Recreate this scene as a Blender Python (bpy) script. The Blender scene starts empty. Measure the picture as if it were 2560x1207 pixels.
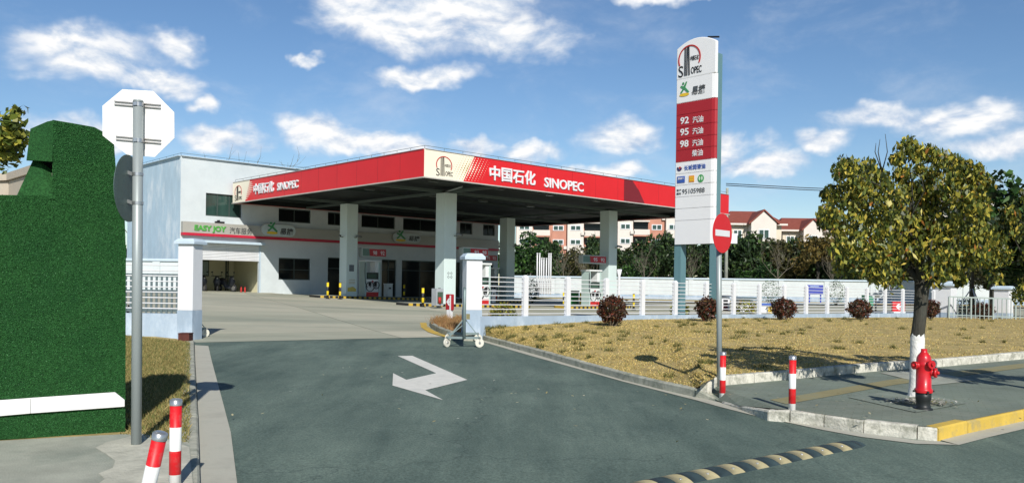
import bpy, math, random
import numpy as np
from mathutils import Vector, Matrix
random.seed(7); rng = np.random.default_rng(7)
R = math.radians
S = bpy.context.scene
COL = S.collection

# ------------------------------------------------------------------ camera
FPX, CX, CY, HC, ROLL = 2100.0, 1280.0, 712.0, 1.65, R(0.8)
cam_d = bpy.data.cameras.new('camera'); cam = bpy.data.objects.new('camera', cam_d); COL.objects.link(cam)
cam_d.sensor_width = 36.0; cam_d.lens = 36.0 * FPX / 2560.0
cam_d.shift_y = (CY - 603.5) / 2560.0
cam_d.clip_start = 0.05; cam_d.clip_end = 4000.0
rx = Vector((math.cos(ROLL), 0, math.sin(ROLL))); uz = Vector((-math.sin(ROLL), 0, math.cos(ROLL))); bk = Vector((0, -1, 0))
cam.matrix_world = Matrix(((rx.x, uz.x, bk.x, 0), (rx.y, uz.y, bk.y, 0), (rx.z, uz.z, bk.z, HC), (0, 0, 0, 1)))
S.camera = cam

# ------------------------------------------------------------------ exposure, sun, sky
S.view_settings.view_transform = 'Standard'; S.view_settings.look = 'None'
S.view_settings.exposure = 0.0; S.view_settings.gamma = 1.0
SUN_AZ, SUN_EL = R(169.0), R(34.0)          # clockwise from +Y; the sun stands behind the viewer
SUN = Vector((math.sin(SUN_AZ) * math.cos(SUN_EL), math.cos(SUN_AZ) * math.cos(SUN_EL), math.sin(SUN_EL)))
sd = bpy.data.lights.new('sun', 'SUN'); sd.energy = 5.0; sd.angle = R(0.5); sd.color = (1.0, 0.955, 0.88)
so = bpy.data.objects.new('sun', sd); COL.objects.link(so)
so.rotation_euler = (-SUN).to_track_quat('-Z', 'Y').to_euler(); so.location = (20, -40, 40)
SKY_STRENGTH = 0.1

world = bpy.data.worlds.new('World'); S.world = world; world.use_nodes = True
def build_sky():
    nt = world.node_tree; N = nt.nodes; L = nt.links; N.clear()
    out = N.new('ShaderNodeOutputWorld'); bg = N.new('ShaderNodeBackground'); bg.inputs[1].default_value = SKY_STRENGTH
    L.new(bg.outputs[0], out.inputs[0])
    sky = N.new('ShaderNodeTexSky'); sky.sky_type = 'NISHITA'; sky.sun_disc = False
    sky.sun_elevation = SUN_EL; sky.sun_rotation = SUN_AZ; sky.air_density = 1.0; sky.dust_density = 0.0; sky.ozone_density = 3.0
    hs = N.new('ShaderNodeHueSaturation'); hs.inputs['Saturation'].default_value = 1.12; hs.inputs['Value'].default_value = 1.04; hs.inputs['Hue'].default_value = 0.503
    L.new(sky.outputs[0], hs.inputs['Color'])
    tc = N.new('ShaderNodeTexCoord'); sep = N.new('ShaderNodeSeparateXYZ'); L.new(tc.outputs['Generated'], sep.inputs[0])
    def mth(op, a, b=None, c=None, clamp=False):
        n = N.new('ShaderNodeMath'); n.operation = op; n.use_clamp = clamp
        for i, x in enumerate((a, b, c)):
            if x is None: continue
            if isinstance(x, (int, float)): n.inputs[i].default_value = x
            else: L.new(x, n.inputs[i])
        return n.outputs[0]
    az = mth('ARCTAN2', sep.outputs[0], sep.outputs[1]); el = mth('ARCSINE', sep.outputs[2])
    cmb = N.new('ShaderNodeCombineXYZ'); L.new(az, cmb.inputs[0]); L.new(el, cmb.inputs[1])
    def vmath(op, a, b):
        n = N.new('ShaderNodeVectorMath'); n.operation = op
        L.new(a, n.inputs[0])
        if b is not None: n.inputs[1].default_value = b
        return n
    # azimuth, elevation and half sizes of the single clouds (radians)
    CL = [(-0.125, 0.300, 0.100, 0.040), (-0.01, 0.288, 0.085, 0.030), (-0.19, 0.312, 0.06, 0.035), (-0.07, 0.325, 0.10, 0.03), (-0.122, 0.241, 0.072, 0.014),
          (-0.475, 0.236, 0.088, 0.030), (-0.385, 0.255, 0.035, 0.018), (-0.40, 0.215, 0.05, 0.017), (-0.352, 0.197, 0.022, 0.012),
          (-0.225, 0.168, 0.048, 0.024), (-0.175, 0.157, 0.085, 0.017), (-0.05, 0.162, 0.04, 0.013), (0.02, 0.157, 0.045, 0.012),
          (-0.325, 0.160, 0.055, 0.016), (0.128, 0.175, 0.055, 0.022), (0.26, 0.158, 0.035, 0.02), (0.29, 0.137, 0.05, 0.016),
          (0.345, 0.162, 0.04, 0.016), (0.41, 0.186, 0.06, 0.015), (0.49, 0.180, 0.07, 0.02), (0.53, 0.152, 0.08, 0.018),
          (0.20, 0.335, 0.12, 0.012), (-0.245, 0.253, 0.015, 0.009), (-0.47, 0.15, 0.07, 0.02), (0.08, 0.132, 0.08, 0.012),
          (0.9, 0.3, 0.16, 0.06), (1.4, 0.2, 0.2, 0.05), (-0.9, 0.25, 0.18, 0.06), (-1.5, 0.3, 0.2, 0.06), (2.4, 0.3, 0.2, 0.05)]
    def warp(scale, amp, src):
        n = N.new('ShaderNodeTexNoise'); n.inputs['Scale'].default_value = scale; n.inputs['Detail'].default_value = 3.0; L.new(cmb.outputs[0], n.inputs[0])
        c = vmath('SUBTRACT', n.outputs['Color'], (0.5, 0.5, 0.5)); m = vmath('MULTIPLY', c.outputs[0], amp)
        a = N.new('ShaderNodeVectorMath'); a.operation = 'ADD'; L.new(src, a.inputs[0]); L.new(m.outputs[0], a.inputs[1]); return a.outputs[0]
    wsrc = warp(34.0, (0.045, 0.030, 0), warp(9.0, (0.10, 0.035, 0), cmb.outputs[0]))
    mn = None
    for a, e, ra, re in CL:
        s = vmath('SUBTRACT', wsrc, (a, e, 0)); m = vmath('MULTIPLY', s.outputs[0], (0.97 / ra, 0.95 / re, 1)); le = vmath('LENGTH', m.outputs[0], None)
        mn = le.outputs['Value'] if mn is None else mth('SMOOTH_MIN', mn, le.outputs['Value'], 0.25)
    def fbm(off, scale=13.0, det=8.0, rough=0.55):
        mp = N.new('ShaderNodeMapping'); mp.inputs['Location'].default_value = off; mp.inputs['Scale'].default_value = (1.0, 1.9, 1.0)
        L.new(cmb.outputs[0], mp.inputs[0])
        n = N.new('ShaderNodeTexNoise'); n.inputs['Scale'].default_value = scale; n.inputs['Detail'].default_value = det; n.inputs['Roughness'].default_value = rough
        n.inputs['Distortion'].default_value = 0.25
        L.new(mp.outputs[0], n.inputs[0]); return n.outputs[0]
    n1 = fbm((0.3, 0.1, 0)); n2 = fbm((0.3, 0.1 - 0.012, 0)); n3 = fbm((3.1, 1.7, 0), 7.0, 6.0, 0.62)
    E = mth('SUBTRACT', 1.0, mn)
    dens = mth('ADD', mth('MULTIPLY', E, 1.55), mth('MULTIPLY', mth('SUBTRACT', n1, 0.44), 1.75))
    mr = N.new('ShaderNodeMapRange'); mr.interpolation_type = 'SMOOTHSTEP'; mr.inputs['From Min'].default_value = -0.15; mr.inputs['From Max'].default_value = 1.15
    L.new(dens, mr.inputs['Value'])
    # thin veil
    veil = N.new('ShaderNodeMapRange'); veil.interpolation_type = 'SMOOTHSTEP'
    veil.inputs['From Min'].default_value = 0.45; veil.inputs['From Max'].default_value = 0.8; veil.inputs['To Max'].default_value = 0.3
    L.new(n3, veil.inputs['Value'])
    low = N.new('ShaderNodeMapRange'); low.interpolation_type = 'SMOOTHSTEP'; low.inputs['From Min'].default_value = 0.30; low.inputs['From Max'].default_value = 0.55; low.inputs['To Min'].default_value = 1.0; low.inputs['To Max'].default_value = 0.0
    L.new(el, low.inputs['Value'])
    fac = mth('MAXIMUM', mr.outputs[0], mth('MULTIPLY', veil.outputs[0], low.outputs[0]), clamp=True)
    # the clear sky deepens towards the zenith
    zen = N.new('ShaderNodeMapRange'); zen.interpolation_type = 'SMOOTHSTEP'; zen.inputs['From Min'].default_value = 0.30; zen.inputs['From Max'].default_value = 1.0; zen.inputs['To Min'].default_value = 1.0; zen.inputs['To Max'].default_value = 0.5
    L.new(el, zen.inputs['Value'])
    deep = N.new('ShaderNodeMix'); deep.data_type = 'RGBA'; deep.blend_type = 'MULTIPLY'; deep.inputs['Factor'].default_value = 1.0
    L.new(hs.outputs[0], deep.inputs['A']); L.new(zen.outputs[0], deep.inputs['B'])
    fac = mth('MULTIPLY', fac, mth('GREATER_THAN', el, 0.0))
    # light and grey sides of the clouds
    lit = mth('ADD', mth('MULTIPLY', mth('SUBTRACT', n1, n2), 5.0), 0.62, clamp=True)
    lit = mth('MULTIPLY', lit, mth('ADD', 0.6, mth('MULTIPLY', mr.outputs[0], 0.55)), clamp=True)
    cc = N.new('ShaderNodeMix'); cc.data_type = 'RGBA'
    k = 1.0 / SKY_STRENGTH
    cc.inputs['A'].default_value = (0.50 * k, 0.62 * k, 0.80 * k, 1); cc.inputs['B'].default_value = (1.02 * k, 1.02 * k, 1.02 * k, 1)
    L.new(lit, cc.inputs['Factor'])
    mx = N.new('ShaderNodeMix'); mx.data_type = 'RGBA'
    L.new(fac, mx.inputs['Factor']); L.new(deep.outputs['Result'], mx.inputs['A']); L.new(cc.outputs['Result'], mx.inputs['B'])
    L.new(mx.outputs['Result'], bg.inputs[0])
build_sky()

# ------------------------------------------------------------------ where things stand: the ground, the station's axes
K = 0.014
def ray(px, py):
    xc = (px - CX) / FPX; zc = (CY - py) / FPX
    return np.array([math.cos(ROLL) * xc - math.sin(ROLL) * zc, 1.0, math.sin(ROLL) * xc + math.cos(ROLL) * zc])
C0 = np.array([0, 0, HC])
def G(px, py, h=0.0):
    d = ray(px, py); return C0 + (h - HC) / (d[2] - K) * d
def P(px, py, Y): return C0 + Y * ray(px, py)
P0 = np.array([-4.052, 38.0]); TH = R(43.267)
AV = np.array([math.cos(TH), math.sin(TH)]); BV = np.array([-math.sin(TH), math.cos(TH)])
def loc(p):
    q = np.array(p[:2]) - P0; return np.array([q @ AV, q @ BV, p[2]])
def wor(u, v, z=0.0):
    q = P0 + u * AV + v * BV; return np.array([q[0], q[1], z])
def onV(px, py, v):
    d = ray(px, py); t = (v - (C0[:2] - P0) @ BV) / (d[:2] @ BV); return loc(C0 + t * d)
def onU(px, py, u):
    d = ray(px, py); t = (u - (C0[:2] - P0) @ AV) / (d[:2] @ AV); return loc(C0 + t * d)
def sstep(a, b, x):
    t = min(1, max(0, (x - a) / (b - a))); return t * t * (3 - 2 * t)
def gz(x, y):
    base = K * y
    q = np.array([x, y]) - P0; u, v = q @ AV, q @ BV
    zs = min(1.0, max(0.25, 0.469 - 0.0214 * u + 0.0234 * v))
    t = sstep(21, 36, y)
    return base * (1 - t) + zs * t
def gzw(u, v):
    p = wor(u, v); return gz(p[0], p[1])
def Gz(px, py, h=0.0):                  # on the station's ground
    d = ray(px, py); lo, hi = 3.0, 200.0
    for _ in range(60):
        m = (lo + hi) / 2; p = C0 + m * d
        if p[2] > gz(p[0], p[1]) + h: lo = m
        else: hi = m
    return C0 + lo * d

# ------------------------------------------------------------------ materials
def lin(h):
    h = h.lstrip('#'); c = [int(h[i:i + 2], 16) / 255 for i in (0, 2, 4)]
    return tuple(x / 12.92 if x <= 0.04045 else ((x + 0.055) / 1.055) ** 2.4 for x in c)
MATS = {}
def mat(name, col, rough=0.6, var=0.12, scale=3.0, bump=0.0, bscale=40.0, metal=0.0, spec=0.4, dark=None, dscale=1.2, damt=0.0, stretch=(1, 1, 1), coat=0.0):
    """one base colour, small-scale mottling and (dark, dscale, damt) patches of dirt in a second colour"""
    if name in MATS: return MATS[name]
    if isinstance(col, str): col = lin(col)
    m = bpy.data.materials.new(name); m.use_nodes = True; nt = m.node_tree; N, L = nt.nodes, nt.links
    b = N['Principled BSDF']; b.inputs['Roughness'].default_value = rough; b.inputs['Metallic'].default_value = metal
    b.inputs['Specular IOR Level'].default_value = spec; b.inputs['Coat Weight'].default_value = coat
    tc = N.new('ShaderNodeTexCoord'); mp = N.new('ShaderNodeMapping'); mp.inputs['Scale'].default_value = stretch; L.new(tc.outputs['Object'], mp.inputs[0])
    no = N.new('ShaderNodeTexNoise'); no.inputs['Scale'].default_value = scale; no.inputs['Detail'].default_value = 8; no.inputs['Roughness'].default_value = 0.65
    L.new(mp.outputs[0], no.inputs[0])
    rp = N.new('ShaderNodeMapRange'); rp.inputs['From Min'].default_value = 0.3; rp.inputs['From Max'].default_value = 0.7
    rp.inputs['To Min'].default_value = 1 - var; rp.inputs['To Max'].default_value = 1 + var; L.new(no.outputs[0], rp.inputs[0])
    mul = N.new('ShaderNodeMix'); mul.data_type = 'RGBA'; mul.blend_type = 'MULTIPLY'; mul.inputs['Factor'].default_value = 1
    mul.inputs['A'].default_value = (*col, 1); L.new(rp.outputs[0], mul.inputs['B'])
    res = mul.outputs['Result']
    if dark is not None:
        if isinstance(dark, str): dark = lin(dark)
        n2 = N.new('ShaderNodeTexNoise'); n2.inputs['Scale'].default_value = dscale; n2.inputs['Detail'].default_value = 6; n2.inputs['Roughness'].default_value = 0.7
        L.new(mp.outputs[0], n2.inputs[0])
        r2 = N.new('ShaderNodeMapRange'); r2.inputs['From Min'].default_value = 0.48; r2.inputs['From Max'].default_value = 0.72; r2.inputs['To Max'].default_value = damt
        L.new(n2.outputs[0], r2.inputs[0])
        mx = N.new('ShaderNodeMix'); mx.data_type = 'RGBA'; L.new(r2.outputs[0], mx.inputs['Factor']); L.new(res, mx.inputs['A']); mx.inputs['B'].default_value = (*dark, 1)
        res = mx.outputs['Result']
    L.new(res, b.inputs['Base Color'])
    if bump:
        n3 = N.new('ShaderNodeTexNoise'); n3.inputs['Scale'].default_value = bscale; n3.inputs['Detail'].default_value = 5; L.new(mp.outputs[0], n3.inputs[0])
        bp = N.new('ShaderNodeBump'); bp.inputs['Strength'].default_value = min(1, bump); bp.inputs['Distance'].default_value = 0.02; L.new(n3.outputs[0], bp.inputs['Height'])
        L.new(bp.outputs[0], b.inputs['Normal'])
    MATS[name] = m; return m
def leafmat(name, trans=0.35, rough=0.5):
    if name in MATS: return MATS[name]
    m = bpy.data.materials.new(name); m.use_nodes = True; nt = m.node_tree; N, L = nt.nodes, nt.links
    b = N['Principled BSDF']; b.inputs['Roughness'].default_value = rough; b.inputs['Specular IOR Level'].default_value = 0.35
    at = N.new('ShaderNodeAttribute'); at.attribute_name = 'Col'; L.new(at.outputs['Color'], b.inputs['Base Color'])
    tr = N.new('ShaderNodeBsdfTranslucent'); L.new(at.outputs['Color'], tr.inputs[0])
    mx = N.new('ShaderNodeMixShader'); mx.inputs[0].default_value = trans; L.new(b.outputs[0], mx.inputs[1]); L.new(tr.outputs[0], mx.inputs[2])
    L.new(mx.outputs[0], N['Material Output'].inputs[0]); MATS[name] = m; return m
def bandmat(name, c1, c2, period, axis=2, offset=0.0, slant=0.0, rough=0.45):
    """painted bands in two colours along an object axis"""
    if name in MATS: return MATS[name]
    m = mat(name, c1, rough=rough, var=0.12, scale=9, dark=(0.20, 0.17, 0.15), dscale=18, damt=0.5); nt = m.node_tree; N, L = nt.nodes, nt.links
    b = N['Principled BSDF']; src = b.inputs['Base Color'].links[0].from_socket
    tc = N.new('ShaderNodeTexCoord'); sp = N.new('ShaderNodeSeparateXYZ'); L.new(tc.outputs['Object'], sp.inputs[0])
    a = N.new('ShaderNodeMath'); a.operation = 'MULTIPLY_ADD'; L.new(sp.outputs[(axis + 2) % 3 if axis != 2 else 0], a.inputs[0]); a.inputs[1].default_value = slant
    L.new(sp.outputs[axis], a.inputs[2])
    o = N.new('ShaderNodeMath'); o.operation = 'ADD'; L.new(a.outputs[0], o.inputs[0]); o.inputs[1].default_value = offset + 100 * period
    d = N.new('ShaderNodeMath'); d.operation = 'DIVIDE'; L.new(o.outputs[0], d.inputs[0]); d.inputs[1].default_value = period
    f = N.new('ShaderNodeMath'); f.operation = 'FRACT'; L.new(d.outputs[0], f.inputs[0])
    g = N.new('ShaderNodeMath'); g.operation = 'GREATER_THAN'; L.new(f.outputs[0], g.inputs[0]); g.inputs[1].default_value = 0.5
    mx = N.new('ShaderNodeMix'); mx.data_type = 'RGBA'; L.new(g.outputs[0], mx.inputs['Factor']); L.new(src, mx.inputs['A'])
    c2 = lin(c2) if isinstance(c2, str) else c2
    mx.inputs['B'].default_value = (*c2, 1); L.new(mx.outputs['Result'], b.inputs['Base Color']); return m

WHITE = mat('white_paint', (0.70, 0.71, 0.73), 0.55, 0.04, 2.0)
WHITEWALL = mat('white_wall_paint', (0.57, 0.62, 0.635), 0.75, 0.05, 1.2, bump=0.15, dark=(0.44, 0.50, 0.53), dscale=1.4, damt=0.35)
BLUEWALL = mat('pale_blue_wall_paint', (0.42, 0.55, 0.65), 0.8, 0.1, 1.5, bump=0.2, dark=(0.72, 0.78, 0.82), dscale=1.1, damt=0.9, stretch=(1, 1, 0.4))
BLUEPAINT = mat('blue_grey_plinth_paint', (0.34, 0.43, 0.53), 0.75, 0.1, 2.5, bump=0.15, dark=(0.58, 0.66, 0.74), dscale=1.8, damt=0.75, stretch=(1, 1, 0.5))
CAPBLUE = mat('pale_blue_cap_paint', (0.48, 0.58, 0.66), 0.7, 0.08, 2.5)
RED = mat('red_fascia_sheet', (0.62, 0.012, 0.016), 0.42, 0.05, 0.7, spec=0.5)
MAROON = mat('maroon_sheet', (0.16, 0.012, 0.018), 0.5, 0.05)
CREAM = mat('cream_sheet', (0.80, 0.74, 0.60), 0.5, 0.03, 1.0)
BLACK = mat('black_paint', (0.012, 0.012, 0.014), 0.5, 0.1)
DARKRUB = mat('black_rubber', (0.02, 0.021, 0.023), 0.75, 0.2)
TEAL = mat('teal_steel', (0.115, 0.225, 0.25), 0.5, 0.1, 1.5, stretch=(3, 3, 0.4))
COLUMNM = mat('pale_green_column_cladding', (0.60, 0.70, 0.68), 0.55, 0.06, 1.0, stretch=(1, 1, 0.3))
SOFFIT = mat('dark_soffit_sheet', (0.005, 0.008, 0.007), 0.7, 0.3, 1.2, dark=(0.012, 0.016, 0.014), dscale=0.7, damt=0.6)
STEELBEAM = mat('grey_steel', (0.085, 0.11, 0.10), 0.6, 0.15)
GALV = mat('grey_galvanised_pole', (0.33, 0.37, 0.37), 0.45, 0.08, 2.0, metal=0.25, stretch=(4, 4, 0.3))
GLASS = mat('dark_window_glass', (0.008, 0.010, 0.011), 0.1, 0.2, 0.6, spec=0.22)
GLASSGREEN = mat('greenish_window_glass', (0.03, 0.065, 0.055), 0.08, 0.35, 0.9, spec=0.6, stretch=(1, 1, 0.2))
FRAMEDK = mat('dark_window_frame', (0.05, 0.07, 0.065), 0.5)
SIGNGREY = mat('silver_sign_sheet', (0.40, 0.39, 0.35), 0.4, 0.08, 0.6, metal=0.1)
GREENL = mat('green_letter_plastic', (0.08, 0.36, 0.06), 0.4)
REDL = mat('red_letter_vinyl', (0.42, 0.02, 0.015), 0.5)
YELLOW = mat('yellow_paint', (0.70, 0.48, 0.03), 0.5, 0.1)
BLUEV = mat('blue_vinyl', (0.04, 0.10, 0.38), 0.5)
GREYTXT = mat('dark_grey_vinyl', (0.06, 0.065, 0.07), 0.5)
ORANGE = mat('orange_vinyl', (0.75, 0.30, 0.03), 0.5)
CHROME = mat('bare_metal', (0.5, 0.5, 0.5), 0.3, 0.05, metal=0.8)
ASPHALT = None

# ------------------------------------------------------------------ mesh helpers
class MB:
    def __init__(s): s.v, s.f, s.s = [], [], []
    def add(s, verts, faces, smooth=False):
        b = len(s.v); s.v += [tuple(map(float, p)) for p in verts]
        for f in faces: s.f.append([b + i for i in f]); s.s.append(smooth)
        return s
    def box(s, x0, x1, y0, y1, z0, z1):
        return s.add([(x0, y0, z0), (x1, y0, z0), (x1, y1, z0), (x0, y1, z0), (x0, y0, z1), (x1, y0, z1), (x1, y1, z1), (x0, y1, z1)],
                     [(0, 3, 2, 1), (4, 5, 6, 7), (0, 1, 5, 4), (1, 2, 6, 5), (2, 3, 7, 6), (3, 0, 4, 7)])
    def obox(s, c, a, b, d):
        c, a, b, d = map(np.array, (c, a, b, d))
        return s.add([c - a - b - d, c + a - b - d, c + a + b - d, c - a + b - d, c - a - b + d, c + a - b + d, c + a + b + d, c - a + b + d],
                     [(0, 3, 2, 1), (4, 5, 6, 7), (0, 1, 5, 4), (1, 2, 6, 5), (2, 3, 7, 6), (3, 0, 4, 7)])
    def bar(s, p, q, w, h=None, up=(0, 0, 1)):
        p, q = np.array(p, float), np.array(q, float); d = q - p; L = np.linalg.norm(d)
        if L < 1e-6: return s
        d /= L; up = np.array(up, float)
        if abs(d @ up) > 0.98: up = np.array([1.0, 0, 0])
        a = np.cross(d, up); a /= np.linalg.norm(a); b = np.cross(a, d); h = w if h is None else h
        return s.obox((p + q) / 2, d * L / 2, a * w / 2, b * h / 2)
    def tube(s, pts, rad, n=10, caps=True):
        pts = [np.array(p, float) for p in pts]
        if isinstance(rad, (int, float)): rad = [rad] * len(pts)
        vs, ref = [], None
        for i, p in enumerate(pts):
            d = (pts[min(i + 1, len(pts) - 1)] - pts[max(i - 1, 0)]); d = d / (np.linalg.norm(d) + 1e-9)
            if ref is None: ref = np.array([0, 0, 1.0]) if abs(d[2]) < 0.9 else np.array([1.0, 0, 0])
            a = np.cross(d, ref); a /= np.linalg.norm(a) + 1e-9; b = np.cross(d, a); ref = np.cross(a, d) if True else ref
            for k in range(n):
                t = 2 * math.pi * k / n; vs.append(p + rad[i] * (a * math.cos(t) + b * math.sin(t)))
        fs = []
        for i in range(len(pts) - 1):
            for k in range(n):
                k2 = (k + 1) % n; fs.append((i * n + k, i * n + k2, (i + 1) * n + k2, (i + 1) * n + k))
        s.add(vs, fs, True)
        if caps:
            b0 = len(s.v) - len(vs)
            s.f.append([b0 + k for k in range(n)][::-1]); s.s.append(False)
            s.f.append([b0 + (len(pts) - 1) * n + k for k in range(n)]); s.s.append(False)
        return s
    def lathe(s, prof, n=20, o=(0, 0, 0)):
        vs, fs = [], []
        for r, z in prof:
            for k in range(n):
                t = 2 * math.pi * k / n; vs.append((o[0] + r * math.cos(t), o[1] + r * math.sin(t), o[2] + z))
        for i in range(len(prof) - 1):
            for k in range(n):
                k2 = (k + 1) % n; fs.append((i * n + k, i * n + k2, (i + 1) * n + k2, (i + 1) * n + k))
        return s.add(vs, fs, True)
    def prism(s, pts, vec):
        pts = [np.array(p, float) for p in pts]; vec = np.array(vec, float); n = len(pts)
        return s.add(pts + [p + vec for p in pts], [list(range(n))[::-1], list(range(n, 2 * n))] + [(i, (i + 1) % n, n + (i + 1) % n, n + i) for i in range(n)])
    def torus(s, c, ax, Rr, r, n=24, m=8, arc=(0, 2 * math.pi)):
        ax = np.array(ax, float); ax /= np.linalg.norm(ax); ref = np.array([0, 0, 1.0]) if abs(ax[2]) < 0.9 else np.array([1.0, 0, 0])
        a = np.cross(ax, ref); a /= np.linalg.norm(a); b = np.cross(ax, a); full = arc[1] - arc[0] > 6.28
        pts = [np.array(c) + Rr * (a * math.cos(t) + b * math.sin(t)) for t in np.linspace(arc[0], arc[1], n + 1)]
        return s.tube(pts, r, m, caps=not full)
    def ball(s, c, r, n=14, m=9):
        vs, fs = [], []; r = (r, r, r) if isinstance(r, (int, float)) else r
        for i in range(m + 1):
            ph = math.pi * i / m
            for k in range(n):
                t = 2 * math.pi * k / n; vs.append((c[0] + r[0] * math.sin(ph) * math.cos(t), c[1] + r[1] * math.sin(ph) * math.sin(t), c[2] + r[2] * math.cos(ph)))
        for i in range(m):
            for k in range(n):
                k2 = (k + 1) % n; fs.append((i * n + k, (i + 1) * n + k, (i + 1) * n + k2, i * n + k2))
        return s.add(vs, fs, True)
def obj(name, mb, m, parent=None, kind=None, label=None, cat=None, group=None, bevel=0.0, at=None):
    """links one mesh. Vertices are given in the parent's space, or in world space with at = origin"""
    me = bpy.data.meshes.new(name)
    o0 = np.array(at) if at is not None else np.zeros(3)
    me.from_pydata([tuple(np.array(p) - o0) for p in mb.v], [], mb.f); me.polygons.foreach_set('use_smooth', mb.s); me.materials.append(m); me.update()
    o = bpy.data.objects.new(name, me); COL.objects.link(o)
    if parent is not None: o.parent = parent
    elif at is not None: o.location = tuple(o0)
    tag(o, label, cat, group, kind)
    if bevel:
        bv = o.modifiers.new('bevel', 'BEVEL'); bv.width = bevel; bv.segments = 2; bv.limit_method = 'ANGLE'
    return o
def tag(o, label=None, cat=None, group=None, kind=None):
    if label: o['label'] = label
    if cat: o['category'] = cat
    if group: o['group'] = group
    if kind: o['kind'] = kind
    return o
def thing(name, label, cat, at=(0, 0, 0), rz=0.0, group=None):
    o = bpy.data.objects.new(name, None); COL.objects.link(o); o.empty_display_size = 0.2
    o.location = tuple(map(float, at)); o.rotation_euler = (0, 0, rz); return tag(o, label, cat, group)
def dup(root, at, rz=0.0, label=None, scale=None, tilt=None):
    r = root.copy(); COL.objects.link(r); r.location = tuple(map(float, at)); r.rotation_euler = (tilt[0], tilt[1], rz) if tilt else (0, 0, rz)
    if scale is not None: r.scale = (scale,) * 3 if isinstance(scale, (int, float)) else scale
    if label: r['label'] = label
    for ch in list(root.children):
        c = ch.copy(); COL.objects.link(c); c.parent = r
        for g in list(ch.children):
            d = g.copy(); COL.objects.link(d); d.parent = c
    return r
def struct(name, mb, m): return obj(name, mb, m, kind='structure')

class PL:
    """a plane with origin, right and up vectors: lettering and flat emblems are laid on it"""
    def __init__(s, o, ex, ez=(0, 0, 1)):
        s.o, s.ex, s.ez = np.array(o, float), np.array(ex, float), np.array(ez, float); s.n = np.cross(s.ex, s.ez)   # n points to the reader
    def p(s, x, z, d=0.0): return s.o + x * s.ex + z * s.ez + d * s.n
    def poly(s, mb, pts, d0=0.004, th=0.012): return mb.prism([s.p(x, z, d0) for x, z in pts], s.n * th)
    def ring(s, mb, c, r0, r1, a0, a1, n=28, sx=1.0, d0=0.004, th=0.012):
        for i in range(n):
            t0, t1 = a0 + (a1 - a0) * i / n, a0 + (a1 - a0) * (i + 1) / n
            q = [(c[0] + sx * r * math.cos(t), c[1] + r * math.sin(t)) for r, t in ((r0, t0), (r1, t0), (r1, t1), (r0, t1))]
            s.poly(mb, q, d0, th)
        return mb
    def disc(s, mb, c, rx, rz, n=24, d0=0.004, th=0.012):
        return s.poly(mb, [(c[0] + rx * math.cos(2 * math.pi * i / n), c[1] + rz * math.sin(2 * math.pi * i / n)) for i in range(n)], d0, th)
    def text(s, name, body, m, x0, x1, z0, z1, parent=None, bold=0.0, d0=0.006, th=0.008, shear=0.0, space=1.0):
        """lettering fitted into the box x0..x1, z0..z1"""
        c = bpy.data.curves.new(name, 'FONT'); c.body = body; c.extrude = 0.5; c.offset = bold; c.shear = shear; c.space_character = space; c.resolution_u = 3
        o = bpy.data.objects.new(name, c); COL.objects.link(o)
        dg = bpy.context.evaluated_depsgraph_get(); me = bpy.data.meshes.new_from_object(o.evaluated_get(dg))
        bpy.data.objects.remove(o); bpy.data.curves.remove(c)
        co = np.zeros(len(me.vertices) * 3); me.vertices.foreach_get('co', co); co = co.reshape(-1, 3)
        a, b = co.min(0), co.max(0)
        X = x0 + (co[:, 0] - a[0]) / (b[0] - a[0]) * (x1 - x0); Z = z0 + (co[:, 1] - a[1]) / (b[1] - a[1]) * (z1 - z0); D = d0 + (co[:, 2] + 0.5) * th
        W = s.o[None] + X[:, None] * s.ex[None] + Z[:, None] * s.ez[None] + D[:, None] * s.n[None]
        me.vertices.foreach_set('co', W.ravel()); me.materials.clear(); me.materials.append(m); me.update()
        ob = bpy.data.objects.new(name, me); COL.objects.link(ob)
        if parent is not None: ob.parent = parent
        return ob

def fast_mesh(name, V, nper, cols, m, parent=None, at=None):
    """many small loose polygons of nper corners each; V is (count, nper, 3), cols (count, 3)"""
    V = np.asarray(V, np.float32); n = V.shape[0]
    if at is not None: V = V - np.array(at, np.float32)
    me = bpy.data.meshes.new(name); me.vertices.add(n * nper); me.loops.add(n * nper); me.polygons.add(n)
    me.vertices.foreach_set('co', V.ravel()); me.loops.foreach_set('vertex_index', np.arange(n * nper, dtype=np.int32))
    me.polygons.foreach_set('loop_start', np.arange(0, n * nper, nper, dtype=np.int32))
    at_ = me.color_attributes.new('Col', 'FLOAT_COLOR', 'POINT')
    c4 = np.ones((n, nper, 4), np.float32); c4[:, :, :3] = np.asarray(cols, np.float32)[:, None, :]
    at_.data.foreach_set('color', c4.ravel()); me.materials.append(m); me.update(calc_edges=True)
    o = bpy.data.objects.new(name, me); COL.objects.link(o)
    if parent is not None: o.parent = parent
    elif at is not None: o.location = tuple(at)
    return o
def leaves(cent, length, width, droop=0.5, jitter=0.35):
    """rhombic leaves around the given centres"""
    n = len(cent); d = rng.normal(size=(n, 3)); d[:, 2] -= droop * 1.8; d /= np.linalg.norm(d, axis=1, keepdims=True)
    s = np.cross(d, rng.normal(size=(n, 3))); s /= np.linalg.norm(s, axis=1, keepdims=True); nn = np.cross(d, s)
    L = length * (1 + jitter * rng.normal(size=(n, 1)).clip(-1.5, 1.5)); w = width * (1 + jitter * rng.normal(size=(n, 1)).clip(-1.5, 1.5))
    mid = cent + nn * w * 0.12
    return np.stack([cent - d * L / 2, mid + s * w / 2 - d * L * 0.08, cent + d * L / 2, mid - s * w / 2 - d * L * 0.08], 1)
def pick(pal, wts, n, jit=0.25):
    pal = np.array(pal); i = rng.choice(len(pal), n, p=np.array(wts) / sum(wts)); return pal[i] * (1 + jit * rng.uniform(-1, 1, (n, 1)))

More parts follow.
